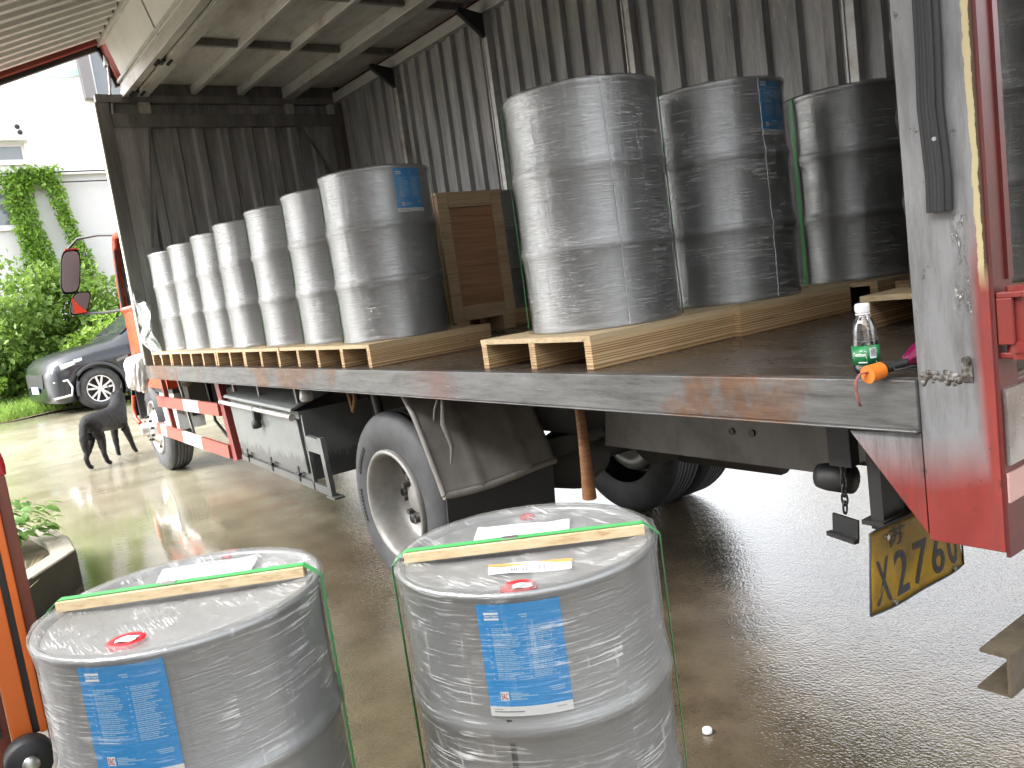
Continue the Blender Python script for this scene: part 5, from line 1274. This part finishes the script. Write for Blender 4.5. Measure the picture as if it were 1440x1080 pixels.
# foreground drums on the ground
FZ = .12
GF = 'wrapped drums standing in the foreground'
put(drum_proto(5, (R(-57.6), R(-24.4), .625, .858), True, [(.183,-.156,.036),(-.19,.152,.018)]), -1.498, 1.038, FZ+.003, 0, 'right foreground drum with a blue label and a barcode on its lid', GF)
put(drum_proto(6, (R(-55), R(-22), .634, .868), True, [(.134,-.144,.036),(-.236,.172,.018)]), -1.861, .377, FZ+.02, 0, 'left foreground drum beside the orange stacker, blue label under wrinkled film', GF)
place_pallet(-1.498, 1.038, .004, R(51.6), 'pallet on the ground under the right foreground drum', 'pallets on the ground')
place_pallet(-1.861, .377, .021, R(55.8), 'pallet under the left foreground drum', 'pallets on the ground')
ZR, ZL = FZ+.003+DH, FZ+.02+DH
aR, aL = R(51.6), R(55.8)
batten(-1.478, 1.022, ZR, aR, 'pale wooden batten strapped across the lid of the right foreground drum')
batten(-1.885, .385, ZL, aL, 'pale wooden batten strapped across the lid of the left foreground drum')
strap(-1.478, 1.022, FZ+.003, ZR, aR, 'green band over the batten of the right foreground drum', 'green bands on the foreground drums', True, .0, .012)
strap(-1.885, .385, FZ+.02, ZL, aL, 'green band over the batten of the left foreground drum', 'green bands on the foreground drums', True, .0, .012)
# black weld seam down the right drum
def sheet(name, pts, mat, label, cat, z, group=None, curl=.004):
    P = [Vector((p[0], p[1], 0)) for p in pts]; m = MB()
    def fn(u, v):
        a = P[0].lerp(P[1], u); b = P[3].lerp(P[2], u); q = a.lerp(b, v)
        return (q.x, q.y, z+curl*(abs(u-.5)*2)**3*(1 if v > .5 else .4)+.0015*math.sin(u*7+v*5))
    m.grid(fn, 12, 8); o = m.build(name, mat); s_ = o.modifiers.new('solid', 'SOLIDIFY'); s_.thickness = .0008; s_.offset = 1
    return tag(o, label, cat, group), fn
def dashes(parent, fn, rows, mat, name, dz=.0016):
    m = MB(); r = random.Random(3)
    for (u0, u1, v0, v1, wide) in rows:
        u = u0
        while u < u1:
            wl = min(r.uniform(.6, 1.4)*wide, u1-u)
            pts = [Vector(fn(a, b))+Vector((0,0,dz)) for a, b in ((u,v0),(u+wl,v0),(u+wl,v1),(u,v1))]; m.add(pts, [(0,1,2,3)]); u += wl+wide*.35
    return m.build(name, mat, parent)
lidR, lidL = FZ+.003+.8705, FZ+.02+.8705
p1, f1 = sheet('paper_sheet', [(-1.555,1.085),(-1.425,1.245),(-1.575,1.335),(-1.725,1.15)][:4] if False else [(-1.61,.965),(-1.465,1.145),(-1.565,1.232),(-1.722,1.06)], M['paper'], 'white paper sheet on the lid of the right foreground drum', 'paper', lidR, 'papers on the drum lids')
dashes(p1, f1, [(.36,.64,.80,.845,.035),(.44,.60,.70,.725,.03)], M['greyprint'], 'printed_lines')
p2, f2 = sheet('paper_sheet', [(-1.995,.345),(-1.875,.525),(-2.02,.605),(-2.155,.405)], M['paper'], 'white paper sheet on the lid of the left foreground drum', 'paper', lidL, 'papers on the drum lids')
dashes(p2, f2, [(.40,.66,.82,.855,.035)], M['greyprint'], 'printed_lines')
p3, f3 = sheet('barcode_label', [(-1.425,.885),(-1.30,1.01),(-1.345,1.05),(-1.475,.92)], M['labelwhite'], 'white barcode label with orange band on the right drum lid in front of the batten', 'label', lidR, None, .0008)
m = MB(); r = random.Random(8); u = .2
while u < .82:
    wl = r.uniform(.006, .022); m.add([Vector(f3(a, b))+Vector((0,0,.0016)) for a, b in ((u,.15),(u+wl,.15),(u+wl,.55),(u,.55))], [(0,1,2,3)]); u += wl+r.uniform(.007,.02)
m.build('barcode', M['greyprint'], p3)
m = MB(); m.add([Vector(f3(a, b))+Vector((0,0,.0016)) for a, b in ((.0,.72),(1,.72),(1,1),(.0,1))], [(0,1,2,3)]); m.build('orange_band', M['orangeband'], p3)
# white sticker by the filler cap of each drum
for (x, y, z, lb) in ((-1.305,.885,lidR+.005,'small white sticker on the red cap of the right foreground drum'),(-1.722,.235,lidL+.005,'small white sticker on the red cap of the left foreground drum')):
    a = R(60); c, s = math.cos(a), math.sin(a)
    o, fs = sheet('sticker', [(x-.02*c+.012*s,y-.02*s-.012*c),(x+.02*c+.012*s,y+.02*s-.012*c),(x+.02*c-.012*s,y+.02*s+.012*c),(x-.02*c-.012*s,y-.02*s+.012*c)], M['paper'], lb, 'sticker', z, 'stickers on the drum caps', .0)
    dashes(o, fs, [(.3,.7,.3,.7,.08)], M['greyprint'], 'printed_lines', .0014)
# weld seam of the right drum
m = MB(); a = R(-50.6); 
for z0, z1 in ((FZ+.03, FZ+.62), (FZ+.856, FZ+.868)): m.bar((-1.498+.2868*math.cos(a), 1.038+.2868*math.sin(a), z0), (-1.498+.2868*math.cos(a), 1.038+.2868*math.sin(a), z1), .011, .003, (math.cos(a), math.sin(a), 0))
fr_drum = [o for o in C.objects if o.get('label', '').startswith('right foreground drum')][0]
m.build('side_seam', M['ink'], fr_drum)

# ================================================================== CRATE
def crate():
    x1, x0, y0, y1, z0, z1 = -4.75, -5.0, 2.975, 3.50, ZB+.10, 2.215
    x0 = -5.02
    t = empty('wooden_crate', (-4.9, 3.24, ZB), 'tall brown plywood crate with tan battens on short feet, behind the drum with blue label', 'crate')
    MB().box(x0, x1-.02, y0+.01, y1-.01, z0, z1-.012).build('plywood_panel', M['crate'], t)
    for a in ((x1-.018, x1, y0, y0+.085, z0, z1), (x1-.018, x1, y1-.085, y1, z0, z1), (x1-.018, x1, y0+.087, y1-.087, z1-.095, z1), (x1-.018, x1, y0+.087, y1-.087, z0, z0+.10)): MB().box(*a).build('batten', M['cratepine'], t, bev=.002)
    MB().box(x0-.01, x1+.002, y0-.005, y1+.005, z1-.010, z1+.008).build('top_panel', M['cratepine'], t)
    for y in (y0+.02, y1-.12): MB().box(x0, x1, y, y+.10, ZB+.001, z0-.001).build('foot', M['cratepine'], t)
crate()

# ================================================================== BOTTLE, UMBRELLA
def bottle():
    x, y, z = -1.108, 1.832, ZB+.002
    t = empty('water_bottle', (x, y, z), 'clear water bottle with green label and white cap standing on the bed edge', 'bottle')
    pr = [(0,.004),(.018,.0),(.027,.004),(.030,.012),(.0305,.022),(.0295,.026),(.0305,.03),(.0305,.07),(.030,.074),(.0305,.079),(.0295,.095),(.027,.112),(.022,.128),(.0165,.138),(.0135,.143),(.0135,.150)]
    MB().lathe(pr, (x,y,z), 36).build('bottle_body', M['pet'], t)
    MB().lathe([(0,.006),(.026,.006),(.029,.014),(.029,.08),(0,.08)], (x,y,z), 28).build('water', M['water'], t)
    MB().lathe([(.0310,.026),(.0313,.026),(.0313,.072),(.0310,.072)], (x,y,z), 40).build('bottle_label', M['greenlabel'], t)
    lab = t.children[-1] if False else [c for c in t.children if c.name.startswith('bottle_label')][0]
    view = math.atan2(-y, -x)
    def W(d, h, r=.0318): a = view+d/.0315; return (x+r*math.cos(a), y+r*math.sin(a), z+h)
    m = MB()
    def text(body, d0, ww, h0, hh, r):
        v, f = text_geo(body, 1, .02); xs_ = [p[0] for p in v]; ys_ = [p[1] for p in v]; a, b, c, d = min(xs_), max(xs_), min(ys_), max(ys_)
        m.add([W(d0+ww*(p[0]-a)/(b-a), h0+hh*(p[1]-c)/(d-c), r) for p in v], f)
    text("C'estbon", -.034, .034, .047, .0095, .0321)
    # ring around the name
    pts = [(-.036,.044),(.0,.044),(.003,.05),(.001,.058),(-.012,.0605),(-.036,.058)]
    for a, b in zip(pts[:-1], pts[1:]): m.add([W(a[0],a[1]-.0007), W(b[0],b[1]-.0007), W(b[0],b[1]+.0007), W(a[0],a[1]+.0007)], [(0,1,2,3)])
    for k in range(5): m.add([W(-.018+.0042*k,.031), W(-.0148+.0042*k,.031), W(-.0148+.0042*k,.034), W(-.018+.0042*k,.034)], [(0,1,2,3)])
    for k in range(2): m.add([W(-.03,.038+.003*k), W(.002,.038+.003*k), W(.002,.0388+.003*k), W(-.03,.0388+.003*k)], [(0,1,2,3)])
    m.add([W(.022,.031), W(.0255,.031), W(.0237,.035)], [(0,1,2)])
    m.grid(lambda u, v: W(.009+.016*u, .041+.025*v), 5, 1, False)
    m.build('label_print', M['print'], lab)
    m = MB(); r = random.Random(2); h = .046
    while h < .063: hh = r.uniform(.0005,.0014); m.grid(lambda u, v: W(.0105+.013*u, h+hh*v, .0322), 4, 1, False); h += hh+r.uniform(.0006,.0015)
    m.build('bar_code', M['ink'], lab)
    m = MB(); m.lathe([(.0155,.149),(.0158,.150),(.0158,.168),(.0145,.1705),(0,.171)], (x,y,z), 28); m.lathe([(.0135,.143),(.0165,.1435),(.0165,.147),(.0135,.1475)], (x,y,z), 28)
    for k in range(36): a = 2*PI*k/36; m.box(x+.0158*math.cos(a)-.0005,x+.0158*math.cos(a)+.0005,y+.0158*math.sin(a)-.0005,y+.0158*math.sin(a)+.0005,z+.152,z+.166)
    m.build('cap', M['capwhite'], t)
bottle()
def umbrella():
    a = Vector((-1.040, 1.735, ZB+.021)); b = Vector((-.985, 1.985, ZB+.040)); d = (b-a).normalized()
    t = empty('folded_umbrella', tuple(a), 'folded magenta umbrella with orange handle lying over the bed edge beside the post', 'umbrella')
    m = MB(); m.cyl(a-d*.012, a+d*.030, .0205, 28, .0195); o = m.build('handle', M['orangeplastic'], t, bev=.004)
    m = MB(); m.cyl(a+d*.030, a+d*.13, .0085, 12); m.cyl(a+d*.045, a+d*.10, .011, 12); m.build('shaft', M['black'], t)
    m = MB(); c = a+d*.10; up = Vector((0,0,1)); sd_ = d.cross(up).normalized()
    rr = [.012,.026,.032,.03,.026,.02]; vs = []
    for k in range(6):
        for i in range(18):
            an = 2*PI*i/18; f = 1+.22*math.sin(an*6+k*.5); q = c+d*(.012+.042*k)+(sd_*math.cos(an)*1.15+up*(math.sin(an)+.35))*rr[k]*f*.9; vs.append(q)
    m.add(vs, [(k*18+i, k*18+(i+1) % 18, (k+1)*18+(i+1) % 18, (k+1)*18+i) for k in range(5) for i in range(18)], True); m.add(vs[:18], [list(range(18))[::-1]]); m.build('canopy', M['magenta'], t)
    m = MB(); p0 = a-d*.010+Vector((0,-.002,.004))
    pts = [p0, p0+Vector((-.012,-.010,-.002)), p0+Vector((-.022,-.012,-.018)), p0+Vector((-.024,-.011,-.04)), p0+Vector((-.021,-.010,-.06)), p0+Vector((-.018,-.008,-.076))]
    vs = []
    for k, p in enumerate(pts): vs += [p+Vector((-.004,.001,0)), p+Vector((.004,-.001,0))]
    m.add(vs, [(2*i, 2*i+1, 2*i+3, 2*i+2) for i in range(5)], True); w_ = m.build('wrist_strap', M['wrist'], t); s_ = w_.modifiers.new('solid','SOLIDIFY'); s_.thickness = .003
    m = MB(); m.tube([a+d*.06+Vector((.004,0,.004)), a+d*.05+Vector((.02,-.004,-.004)), a+d*.10+Vector((.045,.0,-.004)), a+d*.14+Vector((.06,.01,-.003))], .003, 6); m.build('cord', M['black'], t)
umbrella()
def cap():
    x, y = -1.845, 1.915; m = MB()
    m.lathe([(0,.014),(.014,.014),(.0158,.012),(.016,.002),(.0165,.0),(.0145,.0),(.0145,.011),(0,.0115)], (x,y,.004), 24)
    tag(m.build('bottle_cap', M['capwhite']), 'white plastic bottle cap lying on the wet concrete below the truck', 'bottle cap')
cap()

# ================================================================== LOOSE FILM AND BAG AT THE FRONT END OF THE BED
def film_and_bag():
    m = MB()
    def fn(u, v):
        x = -8.28+.30*u+.05*math.sin(v*6+u*3); y = 1.80+.10*math.sin(u*4+v*3)*.6+.05*noise.noise(Vector((u*4, v*4, 2))); z = 1.42+.56*v*(1-.35*u)+.03*math.sin(u*9)
        return (x-.06*v, y, z-.10*(1-v)*abs(math.sin(u*5)))
    m.grid(fn, 18, 24, True, lambda u, v: (u*.4, v*.7))
    o = m.build('loose_film', M['loosefilm']); tag(o, 'crumpled clear film hanging loose between the front wall and the end drum', 'plastic film')
    bm = bmesh.new(); bmesh.ops.create_icosphere(bm, subdivisions=5, radius=1)
    for v in bm.verts:
        p = v.co.copy(); n = noise.noise(p*1.4+Vector((3,1,0)))*.30+abs(noise.noise(Vector((p.x*2.6,p.y*2.6,p.z*1.1))))*.22+abs(noise.noise(Vector((p.x*6,p.y*6,p.z*2))))*.06
        s = .82+n; v.co = Vector((p.x*.17*s, p.y*.10*s, p.z*.19*s+.05*p.z*abs(p.x)))
    me = bpy.data.meshes.new('plastic_bag'); bm.to_mesh(me); bm.free(); me.materials.append(M['bag'])
    o = bpy.data.objects.new('plastic_bag', me); C.objects.link(o); o.location = (-8.55, 1.72, 1.19); o.rotation_euler = (0, R(12), R(15))
    tag(o, 'white plastic bag bunched at the front end of the truck bed', 'bag')
film_and_bag()

# ================================================================== PLANTER
def planter():
    t = empty('round_planter', (-6.3, .05, 0), 'low concrete planter ring on the wet yard left of the left drum', 'planter')
    out = [(-6.06,.64),(-6.5,.66),(-7.1,.60),(-7.5,.2),(-7.5,-.4),(-7.0,-.85),(-6.2,-.9),(-5.55,-.6),(-5.25,-.1),(-5.38,.16),(-5.62,.34),(-5.85,.50)]
    cx, cy = -6.35, -.08; n = len(out)
    inn = [(cx+(x-cx)*.80, cy+(y-cy)*.80) for x, y in out]
    m = MB(); zt = .245
    vs = [(x, y, -.02) for x, y in out]+[(x, y, zt) for x, y in out]+[(x, y, zt) for x, y in inn]+[(x, y, zt-.09) for x, y in inn]
    for i in range(n):
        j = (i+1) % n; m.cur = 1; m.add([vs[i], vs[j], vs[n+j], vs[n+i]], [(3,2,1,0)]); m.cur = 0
        m.add([vs[n+i], vs[n+j], vs[2*n+j], vs[2*n+i]], [(3,2,1,0)]); m.add([vs[2*n+i], vs[2*n+j], vs[3*n+j], vs[3*n+i]], [(3,2,1,0)])
    o = m.build('concrete_ring', [M['kerbconc'], M['darkconc']], t)
    bm = bmesh.new(); bm.from_mesh(o.data); bmesh.ops.remove_doubles(bm, verts=bm.verts, dist=1e-4); bmesh.ops.recalc_face_normals(bm, faces=bm.faces); bm.to_mesh(o.data); bm.free()
    b = o.modifiers.new('bevel','BEVEL'); b.width = .02; b.segments = 3
    m = MB(); m.add([(x, y, zt-.05) for x, y in inn]+[(cx, cy, zt-.01)], [(i, (i+1) % n, n) for i in range(n)], True); m.build('soil', M['soil'], t)
    m = MB(); r = random.Random(31)
    for _ in range(420):
        x, y = cx+.55+r.gauss(-.1,.16), cy+r.gauss(.25,.1); a = r.uniform(0,2*PI); l = r.uniform(.03,.10)
        m.add([(x,y,zt-.04),(x+.006,y+.004,zt-.04),(x+l*math.cos(a),y+l*math.sin(a),zt-.04+r.uniform(.02,.08))], [(0,1,2)])
    s_ = m.build('dry_grass', M['straw'], t); s_['kind'] = 'stuff'
    p = empty('leafy_plant', (-6.62,.18,zt-.04), 'broad leaved green plant growing in the concrete planter', 'plant')
    m = MB()
    for _ in range(300):
        a = r.uniform(0, 2*PI); h = r.uniform(.10,.36); d = r.uniform(.05,.40); L = r.uniform(.06,.115); wd = L*r.uniform(.26,.34)
        c = Vector((-6.62+d*math.cos(a), .20+d*math.sin(a), zt-.04+h*(1.15-.9*d))); dr = Vector((math.cos(a+r.gauss(0,.5)), math.sin(a+r.gauss(0,.5)), r.uniform(-.35,.35))).normalized(); sd_ = dr.cross(Vector((r.gauss(0,.3),r.gauss(0,.3),1))).normalized(); up = sd_.cross(dr)
        vs = []
        for k, (f, wf) in enumerate(((0,.05),(.25,.75),(.55,1),(.8,.65),(1,.03))):
            q = c+dr*L*f-up*-1*0+Vector((0,0,-.10*L*f*f*4))
            vs += [q+sd_*wd*wf+up*wd*wf*.25, q, q-sd_*wd*wf+up*wd*wf*.25]
        m.add(vs, [(3*i+j, 3*i+j+1, 3*i+j+4, 3*i+j+3) for i in range(4) for j in range(2)], True)
    m.build('foliage', M['hosta'], p)
    m = MB()
    for _ in range(40):
        a = r.uniform(0,2*PI); d = r.uniform(.05,.33); m.tube([(-6.62+.1*d*math.cos(a),.20+.1*d*math.sin(a),zt-.06),(-6.62+d*math.cos(a),.20+d*math.sin(a),zt-.04+.25*(1.1-d))], .004, 4)
    m.build('stem', M['hosta'], p)
planter()

# ================================================================== ORANGE HAND STACKER
def stacker():
    t = empty('pallet_stacker', (-2.5, .06, 0), 'orange hand pallet stacker with a black fork roller at the left edge of the picture', 'stacker')
    def chan(x0, x1, y0, y1, z0, z1): return MB().box(x0, x1, y0, y1, z0, z1)
    chan(-2.50,-2.45,.092,.110,.60,1.95).build('mast_channel', M['orange'], t, bev=.004)
    chan(-2.50,-2.45,.028,.076,.60,1.95).build('mast_channel', M['orange'], t, bev=.004)
    chan(-2.505,-2.465,.0755,.0925,.60,1.95).build('mast_slot', M['black'], t)
    chan(-2.53,-2.475,.1105,.139,.05,1.28).build('outer_mast', M['maroon'], t, bev=.003)
    chan(-2.56,-2.48,-.05,.027,.05,1.28).build('outer_mast', M['maroon'], t, bev=.003)
    chan(-2.50,-2.45,-.42,-.36,.60,1.95).build('mast_channel', M['orange'], t, bev=.004)
    chan(-2.53,-2.475,-.46,-.421,.05,1.28).build('outer_mast', M['maroon'], t, bev=.003)
    chan(-2.5,-2.46,-.36,.027,1.90,1.949).build('mast_cross_bar', M['orange'], t)
    m = MB(); m.lathe([(0,-.03),(.05,-.03),(.056,-.022),(.056,.022),(.05,.03),(0,.03)], (-2.41,.055,.565), 28, 'x'); rl = m.build('fork_roller', M['rubber'], t)
    m = MB(); m.lathe([(.0,.031),(.018,.031),(.021,.045),(.012,.05),(0,.05)], (-2.41,.055,.565), 16, 'x'); m.build('hub', M['steel'], rl)
    m = MB(); m.box(-2.45,-2.40,-.40,.10,.42,.50); m.box(-2.44,-2.30,.02,.09,.36,.42); m.build('carriage', M['black'], t)
    m = MB(); m.box(-2.54,-2.2,-.47,-.40,.06,.16); m.box(-2.9,-2.54,-.3,.0,.08,.40); m.build('base_leg', M['maroon'], t)
    for y in (-.435, ): m = MB(); m.lathe([(0,-.03),(.06,-.03),(.06,.03),(0,.03)], (-2.25,y,.062), 18, 'y'); m.build('load_wheel', M['rubber'], t)
    m = MB(); m.lathe([(0,-.03),(.06,-.03),(.06,.03),(0,.03)], (-2.8,-.15,.062), 18, 'y'); m.box(-2.52,-2.49,.11,.138,.002,.06); m.build('steer_wheel', M['rubber'], t)
    m = MB(); m.lathe([(.016,1.28),(.018,1.30),(.017,1.32),(.008,1.365),(.004,1.368)], (-2.50,.128,0), 14); cp = m.build('red_lens', M['redlens'], t)
    m = MB(); m.lathe([(.005,1.367),(.005,1.373),(0,1.375)], (-2.50,.128,0), 10); m.build('lens_tip', M['black'], cp)
    chn = MB()
    for k in range(38): z = .62+.03*k; chn.box(-2.472,-2.462,.0,.012,z,z+.018); chn.box(-2.468,-2.466,.003,.009,z+.015,z+.033)
    chn.build('lift_chain', M['black'], t)
stacker()

# ================================================================== DOG
def dog():
    t = empty('dog', (-11.45, 1.9, 0), 'black dog standing on the wet concrete ahead of the front wheel, facing away', 'dog')
    hip = Vector((-11.22, 1.63, .555)); sh = Vector((-11.72, 2.03, .55)); ax = (sh-hip).normalized(); sd_ = Vector((-ax.y, ax.x, 0)).normalized()   # to the dog's left
    V, E, Rr = [], [], []
    def add(p, r, parent=None):
        V.append(Vector(p)); Rr.append(r if isinstance(r, tuple) else (r, r)); i = len(V)-1
        if parent is not None: E.append((parent, i))
        return i
    pel = add(hip+Vector((0,0,.0)), (.105,.115))
    rump = add(hip-ax*.085+Vector((0,0,.005)), (.075,.085), pel)
    w1 = add(hip.lerp(sh,.3)+Vector((0,0,.0)), (.105,.115), pel)
    w2 = add(hip.lerp(sh,.58)+Vector((0,0,-.02)), (.115,.13), w1)
    w3 = add(hip.lerp(sh,.85)+Vector((0,0,-.02)), (.115,.14), w2)
    ch = add(sh+Vector((0,0,.0)), (.10,.125), w3)
    nk = add(sh+ax*.08+sd_*.0+Vector((0,0,.10)), (.088,.095), ch)
    nk2 = add(sh+ax*.12+sd_*.01+Vector((0,0,.17)), (.074,.078), nk)
    hx = (ax+sd_*.75).normalized()                # the way the head looks
    hd = add(sh+ax*.15+sd_*.03+Vector((0,0,.245)), (.085,.075), nk2)
    hb = V[hd].copy()
    hd2 = add(hb+hx*.09+Vector((0,0,0)), (.064,.056), hd)
    mz = add(hb+hx*.16+Vector((0,0,-.02)), (.032,.03), hd2)
    mz2 = add(hb+hx*.20+Vector((0,0,-.024)), (.022,.022), mz)
    # tail hanging
    t0 = add(hip-ax*.13+Vector((0,0,.02)), .038, rump); t1 = add(hip-ax*.185+Vector((0,0,-.08)), .042, t0); t2 = add(hip-ax*.20+Vector((0,0,-.20)), .044, t1); t3 = add(hip-ax*.19+Vector((0,0,-.31)), .034, t2); add(hip-ax*.17+Vector((0,0,-.38)), .014, t3)
    Rr[:] = [(a*1.2, b*1.2) for a, b in Rr]
    def hind(side, foot):
        f = Vector(foot); a = hip-ax*.01+sd_*side*.065
        k0 = add(a+Vector((0,0,-.07)), (.075,.085), pel); kn = add(a+ax*.075+Vector((0,0,-.21)), (.056,.06), k0)
        hk = add(f-ax*.07+Vector((0,0,.155)), .031, kn); an = add(f+Vector((0,0,.05))-ax*.02, .027, hk); add(f+ax*.05+Vector((0,0,.024)), (.028,.022), an)
    def fore(side, foot):
        f = Vector(foot); a = sh+sd_*side*.06
        k0 = add(a+Vector((0,0,-.12)), (.058,.06), ch); el = add(a.lerp(f,.42)-ax*.02+Vector((0,0,.0)), .045, k0)
        wr = add(a.lerp(f,.74)+Vector((0,0,.0)), .032, el); an = add(f+Vector((0,0,.045)), .027, wr); add(f+ax*.045+Vector((0,0,.022)), (.027,.02), an)
    hind(1, (-11.12,1.53,0)); hind(-1, (-11.20,1.75,0)); fore(1, (-11.80,1.97,0)); fore(-1, (-11.74,2.17,0))
    me = bpy.data.meshes.new('dog_body'); o0 = t.location
    me.from_pydata([tuple(v-o0) for v in V], E, []); me.update()
    o = bpy.data.objects.new('body', me); C.objects.link(o); o.parent = t
    sk = o.modifiers.new('skin', 'SKIN'); sk.use_smooth_shade = True
    if not me.skin_vertices: me.skin_vertices.new()
    for i, r in enumerate(Rr): me.skin_vertices[0].data[i].radius = r
    me.skin_vertices[0].data[0].use_root = True
    ss = o.modifiers.new('sub', 'SUBSURF'); ss.levels = 2; ss.render_levels = 2
    dg = bpy.context.evaluated_depsgraph_get(); dg.update()
    m2 = bpy.data.meshes.new_from_object(o.evaluated_get(dg)); o.modifiers.clear(); o.data = m2
    for v in m2.vertices:
        v.co += v.normal*(.008*noise.noise(v.co*26)+.005*noise.noise(v.co*70))
    m2.materials.clear(); m2.materials.append(M['fur']); 
    for p in m2.polygons: p.use_smooth = True
    hs = Vector((-hx.y, hx.x, 0))
    for s in (1, -1):
        m = MB(); b = hb+hs*s*.062+Vector((0,0,.055)); tip = b+hs*s*.03+Vector((0,0,.12))+hx*.01
        m.add([b-hx*.03+hs*s*.01, b+hx*.03, b-hs*s*.02, tip, b+hs*s*.022], [(0,2,3),(2,1,3),(1,4,3),(4,0,3),(0,4,1,2)], True); m.build('ear', M['fur'], t)
        m = MB(); c = hb+hx*.115+hs*(s*.036)+Vector((0,0,.018)); m.lathe([(0,-.008),(.006,-.005),(.008,0),(.006,.005),(0,.008)], c, 8); m.build('eye', M['ink'], t)
    m = MB(); c = hb+hx*.222+Vector((0,0,-.018)); m.lathe([(0,-.012),(.011,-.007),(.014,0),(.011,.007),(0,.011)], c, 10); m.build('nose', M['ink'], t)
dog()
[o for o in C.objects if o.name == 'dog'][0].location.y -= .02
# remove helper left-overs without users
for me in list(bpy.data.meshes):
    if me.users == 0: bpy.data.meshes.remove(me)
